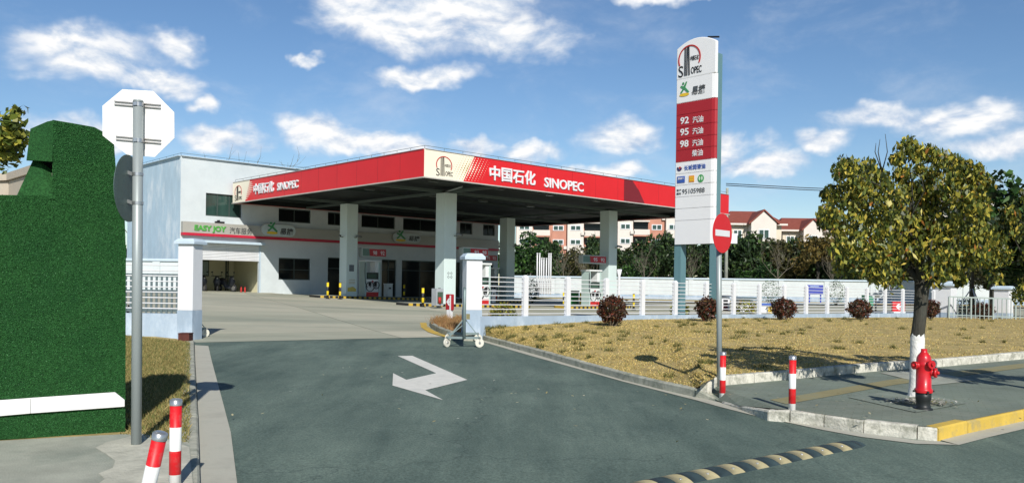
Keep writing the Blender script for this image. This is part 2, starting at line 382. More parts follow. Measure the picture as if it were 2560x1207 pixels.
# ================================================================== GROUND
def asphalt_mat():
    m = bpy.data.materials.new('asphalt'); m.use_nodes = True; nt = m.node_tree; N, L = nt.nodes, nt.links; b = N['Principled BSDF']
    b.inputs['Roughness'].default_value = 0.82; b.inputs['Specular IOR Level'].default_value = 0.3
    tc = N.new('ShaderNodeTexCoord')
    def noise(sc, det=8, ro=0.65, st=(1, 1, 1)):
        mp = N.new('ShaderNodeMapping'); mp.inputs['Scale'].default_value = st; L.new(tc.outputs['Object'], mp.inputs[0])
        n = N.new('ShaderNodeTexNoise'); n.inputs['Scale'].default_value = sc; n.inputs['Detail'].default_value = det; n.inputs['Roughness'].default_value = ro; L.new(mp.outputs[0], n.inputs[0]); return n.outputs[0]
    cr = N.new('ShaderNodeValToRGB'); e = cr.color_ramp.elements; e[0].position = 0.36; e[0].color = (0.058, 0.092, 0.080, 1); e[1].position = 0.62; e[1].color = (0.155, 0.208, 0.172, 1)
    lo_n = N.new('ShaderNodeMath'); lo_n.operation = 'MULTIPLY_ADD'; L.new(noise(0.9, 9, 0.72, (1.6, 0.28, 1)), lo_n.inputs[0]); lo_n.inputs[1].default_value = 0.55
    hi_n = N.new('ShaderNodeMath'); hi_n.operation = 'MULTIPLY'; L.new(noise(0.35, 9, 0.7), hi_n.inputs[0]); hi_n.inputs[1].default_value = 0.45; L.new(hi_n.outputs[0], lo_n.inputs[2])
    L.new(lo_n.outputs[0], cr.inputs[0])
    fine = N.new('ShaderNodeMapRange'); fine.inputs['From Min'].default_value = 0.25; fine.inputs['From Max'].default_value = 0.75; fine.inputs['To Min'].default_value = 0.5; fine.inputs['To Max'].default_value = 1.5
    L.new(noise(45, 4, 0.7), fine.inputs[0])
    mu = N.new('ShaderNodeMix'); mu.data_type = 'RGBA'; mu.blend_type = 'MULTIPLY'; mu.inputs['Factor'].default_value = 1; L.new(cr.outputs[0], mu.inputs['A']); L.new(fine.outputs[0], mu.inputs['B'])
    # pale dusty scuffs, drawn out along the driving direction
    sc = N.new('ShaderNodeMapRange'); sc.inputs['From Min'].default_value = 0.60; sc.inputs['From Max'].default_value = 0.78; sc.inputs['To Max'].default_value = 0.5
    L.new(noise(2.2, 10, 0.72, (1, 0.55, 1)), sc.inputs[0])
    m2 = N.new('ShaderNodeMix'); m2.data_type = 'RGBA'; L.new(sc.outputs[0], m2.inputs['Factor']); L.new(mu.outputs['Result'], m2.inputs['A']); m2.inputs['B'].default_value = (0.26, 0.31, 0.28, 1)
    # cracks
    vo = N.new('ShaderNodeTexVoronoi'); vo.feature = 'DISTANCE_TO_EDGE'; vo.inputs['Scale'].default_value = 0.22
    wn = N.new('ShaderNodeTexNoise'); wn.inputs['Scale'].default_value = 1.5; wn.inputs['Detail'].default_value = 6; L.new(tc.outputs['Object'], wn.inputs[0])
    wa = N.new('ShaderNodeVectorMath'); wa.operation = 'SCALE'; wa.inputs['Scale'].default_value = 1.2; L.new(wn.outputs['Color'], wa.inputs[0])
    wb = N.new('ShaderNodeVectorMath'); wb.operation = 'ADD'; L.new(tc.outputs['Object'], wb.inputs[0]); L.new(wa.outputs[0], wb.inputs[1]); L.new(wb.outputs[0], vo.inputs['Vector'])
    ck = N.new('ShaderNodeMapRange'); ck.inputs['From Min'].default_value = 0.0; ck.inputs['From Max'].default_value = 0.004; ck.inputs['To Min'].default_value = 0.45; ck.inputs['To Max'].default_value = 0.0
    L.new(vo.outputs['Distance'], ck.inputs[0])
    m3 = N.new('ShaderNodeMix'); m3.data_type = 'RGBA'; L.new(ck.outputs[0], m3.inputs['Factor']); L.new(m2.outputs['Result'], m3.inputs['A']); m3.inputs['B'].default_value = (0.03, 0.045, 0.045, 1)
    L.new(m3.outputs['Result'], b.inputs['Base Color'])
    bp = N.new('ShaderNodeBump'); bp.inputs['Strength'].default_value = 0.5; bp.inputs['Distance'].default_value = 0.01; L.new(noise(90, 3), bp.inputs['Height']); L.new(bp.outputs[0], b.inputs['Normal'])
    return m
ASPHALT = asphalt_mat()
CONC = mat('forecourt_concrete', (0.44, 0.43, 0.35), 0.85, 0.12, 0.45, bump=0.15, dark=(0.22, 0.25, 0.21), dscale=0.16, damt=0.8, stretch=(0.55, 1.6, 1))
PAVEC = mat('grey_paving_concrete', (0.36, 0.37, 0.31), 0.85, 0.22, 1.6, bump=0.35, bscale=60, dark=(0.20, 0.24, 0.20), dscale=0.9, damt=0.8)
KERBM = mat('kerb_stone', (0.40, 0.40, 0.33), 0.85, 0.25, 6.0, bump=0.4, dark=(0.13, 0.16, 0.12), dscale=4.0, damt=0.9)
KERBW = mat('weathered_white_kerb_stone', (0.60, 0.58, 0.50), 0.8, 0.25, 9.0, bump=0.5, dark=(0.16, 0.17, 0.12), dscale=7.0, damt=1.0)
KERBY = mat('worn_yellow_kerb_paint', (0.58, 0.40, 0.07), 0.7, 0.15, 3.0, bump=0.2, dark=(0.30, 0.27, 0.16), dscale=5.0, damt=0.9)
GUTTER = mat('gutter_concrete', (0.46, 0.45, 0.38), 0.85, 0.15, 2.0, bump=0.2, dark=(0.30, 0.31, 0.26), dscale=2.0, damt=0.6)
SOIL = mat('dry_grass_soil', (0.42, 0.32, 0.125), 0.95, 0.35, 2.5, bump=0.6, bscale=25, dark=(0.22, 0.20, 0.07), dscale=1.5, damt=0.6)
TERR = mat('far_ground', (0.10, 0.12, 0.07), 0.95, 0.3, 0.3)

def gridsheet(name, xs, ys, zf, m):
    mb = MB(); nx, ny = len(xs), len(ys); V = [(x, y, zf(x, y)) for y in ys for x in xs]
    return struct(name, mb.add(V, [(j * nx + i, j * nx + i + 1, (j + 1) * nx + i + 1, (j + 1) * nx + i) for j in range(ny - 1) for i in range(nx - 1)], True), m)
gridsheet('ground', [-900, -300, -120, -60, -30, 0, 30, 60, 120, 300, 900], [-60, 0, 10, 21, 30, 40, 60, 90, 150, 300, 900, 2500],
          lambda x, y: (gz(x, y) if y < 91 else gz(x, 90)) - 0.25, TERR)
struct('road', MB().add([(-60, -30, K * -30), (80, -30, K * -30), (80, 24, K * 24), (-60, 24, K * 24)], [(0, 1, 2, 3)]), ASPHALT)
# concrete forecourt: starts at the joint with the asphalt of the driveway
ja, jb = G(519, 855.5), G(1115, 842)
jy = lambda x: ja[1] + (x - ja[0]) * (jb[1] - ja[1]) / (jb[0] - ja[0])
xs = list(np.linspace(-45, 75, 61)); mbf = MB(); rows = 42; V = []
for j in range(rows):
    for x in xs:
        y0 = jy(min(max(x, -12), 2)) ; y = y0 + (95 - y0) * (j / (rows - 1)) ** 1.3; V.append((x, y, gz(x, y) + 0.006))
nx = len(xs)
def slabs(m):
    nt = m.node_tree; N, L = nt.nodes, nt.links; b = N['Principled BSDF']; src = b.inputs['Base Color'].links[0].from_socket
    tc = N.new('ShaderNodeTexCoord'); mp = N.new('ShaderNodeMapping'); mp.inputs['Rotation'].default_value = (0, 0, R(-24)); L.new(tc.outputs['Object'], mp.inputs[0])
    br = N.new('ShaderNodeTexBrick'); L.new(mp.outputs[0], br.inputs[0]); br.inputs['Scale'].default_value = 1.0; br.inputs['Brick Width'].default_value = 6.0; br.inputs['Row Height'].default_value = 4.5; br.offset = 0.0
    br.inputs['Mortar Size'].default_value = 0.025; br.inputs['Mortar Smooth'].default_value = 0.3; br.inputs['Color1'].default_value = (1.1, 1.08, 1.04, 1); br.inputs['Color2'].default_value = (0.82, 0.86, 0.82, 1); br.inputs['Mortar'].default_value = (0.5, 0.52, 0.48, 1)
    mx = N.new('ShaderNodeMix'); mx.data_type = 'RGBA'; mx.blend_type = 'MULTIPLY'; mx.inputs['Factor'].default_value = 1; L.new(src, mx.inputs['A']); L.new(br.outputs[0], mx.inputs['B']); L.new(mx.outputs['Result'], b.inputs['Base Color'])
slabs(CONC)
struct('forecourt_paving', mbf.add(V, [(j * nx + i, j * nx + i + 1, (j + 1) * nx + i + 1, (j + 1) * nx + i) for j in range(rows - 1) for i in range(nx - 1)], True), CONC)

# painted arrow
ARROW = [(994.4, 888.9), (1030.9, 888.5), (1168.4, 948.5), (1063.2, 974.2), (1108, 999), (981.2, 962.6), (982.9, 932), (1016, 948.5), (1090.6, 932)]
am = MB(); am.add([G(x, y, 0.005) for x, y in ARROW], [list(range(9))[::-1]])
struct('road_arrow_marking', am, mat('worn_road_paint', (0.70, 0.69, 0.63), 0.7, 0.08, 2.5, dark=(0.42, 0.45, 0.40), dscale=9, damt=0.45))

def kerb(name, pts, m, w=0.13, stone=0.75, h=None, inward=1, gap=0.012, z0=-0.15):
    """row of kerb stones along world points (x, y, z of the front top edge)"""
    mb = MB(); pts = [np.array(p) for p in pts]
    for a, b in zip(pts, pts[1:]):
        d = b - a; L = np.linalg.norm(d[:2]); n = max(1, round(L / stone)); nrm = np.array([-d[1], d[0], 0]) / L * inward * w
        for i in range(n):
            p, q = a + d * (i / n) + d / L * gap / 2, a + d * ((i + 1) / n) - d / L * gap / 2
            dz = 0.004 * random.uniform(-1, 1); p = p + (0, 0, dz); q = q + (0, 0, dz)
            lo = lambda t: np.array([t[0], t[1], K * t[1] + z0])
            f = nrm / w * 0.018; c = np.array([0, 0, 0.018])
            prof = lambda t: [lo(t), t - c, t + f, t + nrm, lo(t + nrm)]
            A, B = prof(p), prof(q)
            mb.add(A + B, [(0, 5, 6, 1), (1, 6, 7, 2), (2, 7, 8, 3), (3, 8, 9, 4), (0, 1, 2, 3, 4), (9, 8, 7, 6, 5)])
    return struct(name, mb, m)
def strip(name, inner, outer, h, m):
    mb = MB(); A = [G(x, y, h) for x, y in inner]; B = [G(x, y, h) for x, y in outer]; n = len(A)
    return struct(name, mb.add(A + B, [(i, n + i, n + i + 1, i + 1) for i in range(n - 1)]), m)

# right side of the driveway
LK = [(1199, 835.8), (1340, 872), (1450, 902), (1560, 931.5), (1660, 954.5), (1738.8, 971.4)]
kerb('driveway_kerb', [G(x, y, 0.12) for x, y in LK] + [G(1797, 1000.5, 0.01)], KERBM, w=0.12)
strip('driveway_gutter', [(1199, 844), (1340, 880), (1450, 911.5), (1560, 944), (1740, 990), (1800, 1005), (1926, 1033), (2060, 1067), (2154, 1081), (2291, 1099), (2349, 1102)],
      [(1180, 846), (1325, 888), (1440, 920), (1558, 953), (1743, 1000), (1800, 1016), (1883, 1037), (2060, 1074), (2154, 1091), (2291, 1108), (2395, 1110.8)], 0.007, GUTTER)
SK = [(1803, 1002, .03), (1850, 1012, .06), (1920, 1026, .115), (1975, 1026, .135), (2060, 1036.5, .135), (2159, 1050.5, .135), (2293, 1065, .135), (2345, 1069, .135)]
kerb('pavement_kerb', [G(x, y, h) for x, y, h in SK], KERBW, w=0.12, stone=0.42)
YK = [(2347, 1068.6), (2420, 1052), (2560, 1023.8), (2750, 983), (2950, 941)]
kerb('yellow_pavement_kerb', [G(x, y, .137) for x, y in YK], KERBY, w=0.13, stone=1.0)
strip('street_gutter', [(2352, 1099), (2430, 1079), (2560, 1048), (2750, 1005), (2950, 962)], [(2397, 1111), (2470, 1092), (2560, 1071), (2750, 1025), (2950, 978)], 0.0075, GUTTER)
LB = [(1765, 955), (1797, 940), (1969, 926), (2060, 918), (2207, 905.7), (2356, 897), (2560, 879.6), (2800, 860), (3100, 836)]
kerb('lawn_kerb', [G(1742, 971, .115), G(1754, 963, .17), G(1768, 953, .235), G(1797, 940, .27)], KERBW, w=0.1, stone=0.4, z0=-.02)
kerb('lawn_kerb', [G(x, y, .27) for x, y in LB[1:]], KERBW, w=0.12, stone=0.9)
# brick pavement
def pave_mat():
    m = mat('pavement_bricks', (0.175, 0.21, 0.175), 0.85, 0.2, 1.2, bump=0.3, bscale=50, dark=(0.26, 0.27, 0.22), dscale=0.8, damt=0.55); nt = m.node_tree; N, L = nt.nodes, nt.links
    b = N['Principled BSDF']; src = b.inputs['Base Color'].links[0].from_socket
    br = N.new('ShaderNodeTexBrick'); tc = N.new('ShaderNodeTexCoord'); mp = N.new('ShaderNodeMapping'); mp.inputs['Rotation'].default_value = (0, 0, R(25)); L.new(tc.outputs['Object'], mp.inputs[0]); L.new(mp.outputs[0], br.inputs[0])
    br.inputs['Scale'].default_value = 1.0; br.inputs['Brick Width'].default_value = 0.2; br.inputs['Row Height'].default_value = 0.1; br.inputs['Mortar Size'].default_value = 0.006
    br.inputs['Color1'].default_value = (1, 1, 1, 1); br.inputs['Color2'].default_value = (0.9, 0.92, 0.88, 1); br.inputs['Mortar'].default_value = (0.8, 0.8, 0.74, 1)
    mx = N.new('ShaderNodeMix'); mx.data_type = 'RGBA'; mx.blend_type = 'MULTIPLY'; mx.inputs['Factor'].default_value = 1; L.new(src, mx.inputs['A']); L.new(br.outputs[0], mx.inputs['B']); L.new(mx.outputs['Result'], b.inputs['Base Color']); return m
PAVE = pave_mat()
front = [G(1945, 1023, .1375), G(1985, 1025, .1375)] + [G(x, y, .1375) for x, y, h in SK[4:]] + [G(x, y, .1375) for x, y in YK[1:]]
front = [p + np.array([.01, .06, 0]) for p in front]
back = [G(x, y, .1375) for x, y in ((1790, 966), (1814, 962), (1880, 955), (1969, 945), (2060, 933), (2207, 922), (2275, 917), (2356, 911), (2560, 896), (2800, 872), (3100, 846))]
poly = front + back[::-1]
pm = MB(); pm.add(poly, [list(range(len(poly)))])
pm.add([G(1735, 969, .10), G(1797, 1002, .008), G(1850, 1013, .055), front[0], back[0]], [(0, 1, 4), (1, 2, 4), (2, 3, 4)]); struct('pavement', pm, PAVE)
strip('tactile_strip', [(1925, 998), (2010, 985), (2220, 949), (2470, 918), (2700, 890)], [(1965, 1009), (2040, 996), (2235, 961), (2480, 929), (2700, 900)], 0.142,
      mat('ochre_tactile_paving', (0.27, 0.24, 0.12), 0.85, 0.2, 2.0, bump=0.4, dark=(0.17, 0.2, 0.15), dscale=2.0, damt=0.8))
strip('manhole_slab', [(2200, 931), (2300, 924)], [(2330, 962), (2440, 950)], 0.145, PAVEC)
strip('tree_pit_slab', [(2120, 992), (2260, 972)], [(2290, 1030), (2420, 1006)], 0.1445, mat('tree_pit_paving', (0.2, 0.235, 0.195), 0.85, 0.2, 2.0, bump=0.3))

# left side of the driveway: kerb, gutter, grass, concrete
strip('driveway_gutter', [(487, 862), (488, 900), (491, 950), (494, 1000), (497, 1080), (500, 1207), (502, 1300)], [(520.8, 864), (529, 900), (541.8, 948), (556, 1000), (577, 1080), (593, 1207), (600, 1300)], 0.012, GUTTER)
kerb('driveway_kerb', [G(x, y, .07) for x, y in ((485, 850), (487, 900), (490, 960), (495, 1040), (500, 1207), (503, 1330))][::-1], KERBM, w=0.16, stone=1.0)
lp = [G(x, y, .075) for x, y in ((487, 1500), (484, 1207), (474, 1112), (420, 1095), (350, 1082), (150, 1092), (-250, 1115), (-900, 1150), (-900, 1500))]
pm = MB(); pm.add(lp, [list(range(len(lp)))]); struct('pavement', pm, PAVEC)
bp_ = [G(x, y, .079) for x, y in ((343, 1082), (318, 1092), (268, 1104), (238, 1118), (262, 1132), (288, 1150), (282, 1168), (246, 1182), (262, 1196), (236, 1215), (250, 1290), (480, 1400), (482, 1207), (473, 1116), (420, 1098))]
pm = MB(); pm.add(bp_, [list(range(len(bp_)))]); struct('pavement_patch', pm, mat('broken_pale_concrete', (.50, .49, .41), .9, .2, 5, bump=.5, bscale=30, dark=(.28, .29, .24), dscale=2.4, damt=.7))
gl = [G(x, y, .07) for x, y in ((474, 1112), (420, 1095), (350, 1082), (150, 1092), (-250, 1115), (-500, 1000), (-200, 850), (160, 838), (360, 838), (440, 846), (474, 855), (475, 900), (472, 1000))]
pm = MB(); pm.add(gl, [list(range(len(gl)))]); struct('lawn', pm, SOIL)

# ------------------------------------------------------------------ the big dry lawn between driveway, pavement and fence
F0 = np.array([-0.98, 20.5]); FD = np.array([0.7497, 0.662])
def fpt(s): return F0 + FD * s
def fence_s(px):                       # distance along the fence seen at this column of the picture
    d = ray(px, 760); return (F0[0] * d[1] - F0[1] * d[0]) / (FD[1] * d[0] - FD[0] * d[1])
def wtop(s): return 0.87 - 0.18 * s / 22
def fence_px(px, py):
    s = fence_s(px); p = fpt(s); return P(px, py, p[1])
bot = [(1199, 834), (1270, 852.5), (1340, 870), (1450, 900), (1560, 929.5), (1660, 953), (1740, 970), (1765, 954), (1797, 938.5), (1880, 932), (1969, 925), (2060, 917), (2207, 905), (2356, 896), (2560, 879), (2800, 860), (3100, 836)]
botw = [G(x, y, .112 if i < 7 else .262) for i, (x, y) in enumerate(bot)]
tops = [(1199, 822), (1235, 819), (1275, 815.5), (1340, 811), (1420, 806), (1500, 801), (1580, 798), (1640, 797), (1720, 796), (1800, 795), (1900, 794), (1990, 793.5), (2100, 793), (2230, 792.5), (2360, 793)]
topw = [fence_px(x, y) for x, y in tops]
q = fpt(32); topw.append(np.array([q[0], q[1], 0.33])); q = fpt(42); topw.append(np.array([q[0], q[1], 0.3]))
NR = 26; LV = []
for j in range(NR + 1):
    t = j / NR
    for b, a in zip(botw, topw):
        p = b + (a - b) * t; p = p + np.array([0, 0, 0.09 * math.sin(math.pi * t ** 0.75)]); LV.append(p)
nb = len(botw); lm = MB()
lm.add(LV, [(j * nb + i, j * nb + i + 1, (j + 1) * nb + i + 1, (j + 1) * nb + i) for j in range(NR) for i in range(nb - 1)], True)
struct('lawn', lm, SOIL)
LV = np.array(LV).reshape(NR + 1, nb, 3)
def lawn_point(s, t):
    i = np.clip((s * (nb - 1)).astype(int), 0, nb - 2); fi = s * (nb - 1) - i; j = np.clip((t * NR).astype(int), 0, NR - 1); fj = t * NR - j
    fi, fj = fi[:, None], fj[:, None]
    return (LV[j, i] * (1 - fi) + LV[j, i + 1] * fi) * (1 - fj) + (LV[j + 1, i] * (1 - fi) + LV[j + 1, i + 1] * fi) * fj
def lawn_z(px, py):                    # first point of the lawn seen at this pixel
    best = None; d = ray(px, py)
    for j in range(NR):
        for i in range(nb - 1):
            a, b, c, e = LV[j, i], LV[j, i + 1], LV[j + 1, i + 1], LV[j + 1, i]
            for tri in ((a, b, c), (a, c, e)):
                e1, e2 = tri[1] - tri[0], tri[2] - tri[0]; pv = np.cross(d, e2); det = e1 @ pv
                if abs(det) < 1e-12: continue
                tv = C0 - tri[0]; u = tv @ pv / det; qv = np.cross(tv, e1); v = d @ qv / det; t = e2 @ qv / det
                if u >= -1e-6 and v >= -1e-6 and u + v <= 1 + 1e-6 and t > 1 and (best is None or t < best): best = t
    return C0 + best * d if best else None
GRASSM = leafmat('grass_blades', 0.15, 0.8)
GPAL = [(0.55, 0.42, 0.15), (0.47, 0.36, 0.12), (0.66, 0.52, 0.23), (0.32, 0.30, 0.09), (0.20, 0.21, 0.07), (0.38, 0.26, 0.11)]
def blades(pts, h, w, pal, wts, name, label, clump=None):
    n = len(pts); az = rng.uniform(0, 2 * math.pi, n); lean = rng.uniform(0.2, 1.3, n); hh = h * rng.uniform(0.4, 1.3, n)
    sx = np.stack([np.cos(az), np.sin(az), 0 * az], 1); la = rng.uniform(0, 2 * math.pi, n)
    tip = pts + np.stack([np.cos(la) * lean * hh, np.sin(la) * lean * hh, hh], 1)
    V = np.stack([pts - sx * w / 2, pts + sx * w / 2, tip], 1)
    o = fast_mesh(name, V, 3, pick(pal, wts, n, 0.3), GRASSM); return tag(o, label, 'grass', None, 'stuff')
n = 95000
ss, tt = rng.uniform(0, 1, n), rng.uniform(0.0, 1, n) ** 1.25
pts = lawn_point(ss, tt)
# uneven cover: tufts and bare spots
fld = np.sin(pts[:, 0] * 2.3 + np.sin(pts[:, 1] * 1.7) * 1.4) * np.sin(pts[:, 1] * 2.9 + np.sin(pts[:, 0] * 1.1)) + 0.7 * rng.normal(size=n)
pts = pts[fld > -0.25]
blades(pts, 0.022, 0.020, GPAL, [4, 4, 2.5, 1.8, 1.2, 1], 'dry_grass', 'yellowed short winter grass on the sloping lawn right of the driveway')
c = np.array([lawn_point(np.array([a]), np.array([b]))[0] for a, b in zip(rng.uniform(0, .95, 150), rng.uniform(.02, .95, 150))])
pts = np.repeat(c, 45, 0) + rng.normal(size=(150 * 45, 3)) * np.array([.06, .035, 0]) * np.repeat(rng.uniform(.3, 1.3, (150, 1)), 45, 0)
blades(pts, 0.085, 0.014, [(.20, .18, .06), (.11, .12, .03), (.07, .085, .022), (.30, .24, .08)], [2, 3, 2, 1], 'grass_tufts', 'darker green tufts scattered over the yellowed lawn beside the driveway')
a, b, c, d = (G(*p, .07) for p in ((300, 1086), (474, 1110), (474, 856), (300, 838)))
n = 26000; u, v = rng.uniform(0, 1, (n, 1)), rng.uniform(0, 1, (n, 1)) ** 0.8
pts = (a * (1 - u) + b * u) * (1 - v) + (d * (1 - u) + c * u) * v
blades(pts, 0.045, 0.012, [(.34, .27, .10), (.26, .22, .08), (.20, .20, .07), (.12, .15, .04), (.42, .33, .14)], [3, 3, 2.5, 2.5, 1], 'dry_grass', 'narrow strip of yellow green grass between turf wall and driveway kerb')

# nose of the lawn inside the gate
nose = [G(x, y, .14) for x, y in ((1199, 838), (1160, 837), (1125, 830), (1098, 820), (1080, 810), (1074, 802), (1082, 795), (1110, 792), (1160, 790), (1200, 790))]
nm = MB(); nm.add(nose, [list(range(len(nose)))]); struct('planting_bed', nm, mat('dry_bed_soil', (0.30, 0.2, 0.08), 0.95, 0.4, 4.0, bump=0.5))
kerb('bed_kerb', [p + np.array([0, 0, .02]) for p in nose[:7]], KERBM, w=0.1, stone=0.5, inward=-1, z0=-.1)
strip('yellow_edge_line', [(1160, 846), (1115, 836), (1085, 826), (1068, 815), (1066, 806)], [(1130, 846), (1095, 837), (1070, 829), (1053, 818), (1050, 806)], 0.02, KERBY)
c = (nose[0] + nose[4] + nose[5] + nose[8]) / 4
pts = np.repeat(np.array([nose[i] * (1 - f) + c * f for i in range(10) for f in rng.uniform(.15, .9, 26)]), 10, 0); pts = pts + rng.normal(size=pts.shape) * np.array([.06, .06, 0])
blades(pts, 0.16, 0.012, [(0.36, 0.2, 0.09), (0.28, 0.15, 0.06), (0.42, 0.3, 0.12)], [2, 2, 1], 'dry_grass', 'brown dry grass in the kerbed bed inside the gate')
# planting strip before the far wall
mbp = MB(); A_, B_ = np.array([2.0, 79.0]), np.array([52.0, 76.0])
mbp.add([(2, 74.5, gz(2, 74.5) + .1), (52, 71.5, gz(52, 71.5) + .1), (52, 77, gz(52, 77) + .15), (2, 80, gz(2, 80) + .15)], [(0, 1, 2, 3)]); struct('planting_strip', mbp, SOIL)

# ================================================================== LEFT FOREGROUND: turf-covered wall
TURF = mat('artificial_turf', (0.026, 0.102, 0.028), 0.9, 0.6, 55.0, bump=1.0, bscale=130, dark=(0.015, 0.07, 0.022), dscale=2.2, damt=0.9, spec=0.15)
TURFP = leafmat('turf_pile', 0.15, 0.7)
hr = G(313, 1078, .07); hl = G(0, 1100, .07); he = (hr - hl); he[2] = 0; he /= np.linalg.norm(he); hn = np.array([he[1], -he[0], 0])   # hn: towards the viewer
def hp(px, py, off=0.0):
    o = hr + hn * off; d = ray(px, py); t = ((o - C0) @ hn) / (d @ hn); return C0 + t * d
hut = thing('turf_wall', 'tall wall wrapped in green artificial turf with a white strip along its foot', 'wall', hr)
def hobj(name, outline, depth, off, m, bev=0.0):
    mb = MB(); mb.prism([hp(x, y, off) - hr for x, y in outline], -hn * depth); return obj(name, mb, m, hut, bevel=bev)
LOW = [(-420, 1126), (313, 1078), (315, 640), (312, 548), (-420, 548)]
MIDB = [(-420, 548), (312, 548), (306, 512), (300, 488), (130, 490), (60, 488), (-420, 482)]
UPB = [(130, 490), (300, 488), (291, 440), (284, 345), (262, 332), (236, 318), (180, 308), (132, 300)]
hobj('turf_cover', LOW, 0.55, 0.0, TURF)
hobj('turf_ledge', MIDB, 0.5, -0.001, TURF)
hobj('turf_tower', UPB, 0.42, -0.004, TURF)
def flap(name, quad, offs):
    mb = MB(); pts = [hp(x, y, o) - hr for (x, y), o in zip(quad, offs)]; mb.prism(pts, -hn * 0.05); return obj(name, mb, TURF, hut)
flap('turf_flap', [(133, 301), (118, 304), (76, 322), (66, 400), (131, 404)], [-.02, -.05, -.15, -.10, .02])
flap('turf_flap', [(82, 401), (96, 400), (128, 424), (137, 498), (42, 489)], [-.18, -.17, -.16, .02, -.06])
obj('hollow_shade_sheet', MB().prism([hp(x, y, -.28) - hr for x, y in ((84, 398), (132, 400), (134, 432), (96, 430))], -hn * .03), mat('dark_hollow_shade', (.02, .012, .012), .8), hut)  # near-black sheet behind the flaps, painted as the shade of the hollow
obj('white_strip', MB().prism([hp(x, y, .035) - hr for x, y in ((-420, 1031), (76, 994.5), (288, 980), (312, 999), (312, 1016), (76, 1033), (-420, 1076))], -hn * .034),
    mat('white_board', (.80, .79, .78), .5, .04, 3, dark=(.5, .48, .45), dscale=9, damt=.5), hut, bevel=.006)
obj('strip_joint', MB().prism([hp(x, y, .0365) - hr for x, y in ((75, 995.5), (76.2, 995.5), (76.2, 1032), (75, 1032))], -hn * .001), GREYTXT, hut)
def inpoly(P_, poly):
    x, y = P_[:, 0], P_[:, 1]; r = np.zeros(len(P_), bool); j = len(poly) - 1
    for i in range(len(poly)):
        xi, yi = poly[i]; xj, yj = poly[j]; r ^= ((yi > y) != (yj > y)) & (x < (xj - xi) * (y - yi) / (yj - yi + 1e-12) + xi); j = i
    return r
outl = [LOW[0], LOW[1], LOW[2], LOW[3], MIDB[2], MIDB[3], UPB[2], UPB[3], UPB[4], UPB[5], UPB[6], UPB[7], (131, 488), (60, 488), (-60, 486), (-60, 1102)]
W = 90000; q = np.stack([rng.uniform(-60, 318, W), rng.uniform(298, 1104, W)], 1); q = q[inpoly(q, outl)]
ctr = np.array([hp(x, y, 0.004) for x, y in q]) - hr
up = ctr[:, 2] + hr[2]
d = np.tile(hn, (len(ctr), 1)) * 0.8 + rng.normal(size=(len(ctr), 3)) * .55 + np.array([0, 0, -.35]); d /= np.linalg.norm(d, axis=1, keepdims=True)
s = np.cross(d, rng.normal(size=d.shape)); s /= np.linalg.norm(s, axis=1, keepdims=True)
Lh = rng.uniform(.005, .013, (len(ctr), 1))
o = fast_mesh('turf_pile', np.stack([ctr - s * .003, ctr + s * .003, ctr + d * Lh], 1), 3, pick([(.032, .152, .038), (.021, .108, .028), (.05, .205, .052), (.11, .28, .12)], [4, 4, 2, .5], len(ctr), .3), TURFP, hut)
o['kind'] = 'stuff'

# ------------------------------------------------------------------ stop sign and round sign on one pole, seen from behind
pb = G(340, 1110, .075); SY = pb[1]
def sp(px, py, dy=0.0): return P(px, py, SY + dy) - pb
post = thing('stop_sign', 'white octagonal traffic sign seen from behind on a grey pole with a round sign', 'sign', pb)
obj('pole', MB().tube([sp(340.5, 1116), sp(345.5, 254)], [.044, .044], 20), GALV, post)
obj('pole_cap', MB().tube([sp(345.5, 256), sp(345.6, 251)], [.047, .042], 20), GALV, post)
octo = [(306, 223.6), (383, 228), (435.5, 281), (436, 345), (387, 392.5), (319, 388), (256.5, 339), (256, 265)]
SIGNBACK = mat('white_sign_back', (.82, .81, .79), .45, .03, 3, dark=(.35, .33, .3), dscale=11, damt=.25)
ob = obj('octagon_plate', MB().prism([sp(x, y, .07) for x, y in octo], (0, .004, 0)), SIGNBACK, post)
for (xa, ya, xb, yb) in ((286, 259.5, 402, 269), (290, 347, 403, 357)):
    rmb = MB()
    for dz in (-.006, .022): rmb.bar(sp(xa, ya, .061) + np.array([0, 0, dz]), sp(xb, yb, .061) + np.array([0, 0, dz]), .016, .009)
    obj('bracket_rail', rmb, mat('rail_aluminium', (.42, .40, .38), .4, .05, metal=.5), post)
for yy in (262, 352): obj('clamp', MB().tube([sp(345.2, yy - 5), sp(345.2, yy + 5)], .047, 20, False).box(*(np.array([-.015, .015, -.056, -.04, 0, 0]) + np.array([sp(345, yy)[0]] * 2 + [sp(345, yy)[1]] * 2 + [sp(345, yy)[2] - .015, sp(345, yy)[2] + .015]))), CHROME, post)
rc = sp(322, 471, .02); fx = np.array([-.03, 1.0, 0]); rr = .30
rd = MB(); N_ = 36; ring = [rc + rr * (fx * math.cos(2 * math.pi * i / N_) + np.array([0, 0, 1]) * math.sin(2 * math.pi * i / N_)) for i in range(N_)]
rd.prism(ring, np.array([1.0, .03, 0]) * -.005)
obj('round_plate', rd, mat('dull_green_sign_back', (.10, .15, .14), .45, .25, 2, metal=.4, stretch=(1, 1, .2)), post)
for yy in (436, 508):
    obj('clamp', MB().tube([sp(344, yy - 4), sp(344, yy + 4)], .048, 20, False).bar(sp(306, yy - 10, 0), sp(334, yy, 0), .02, .03), CHROME, post)

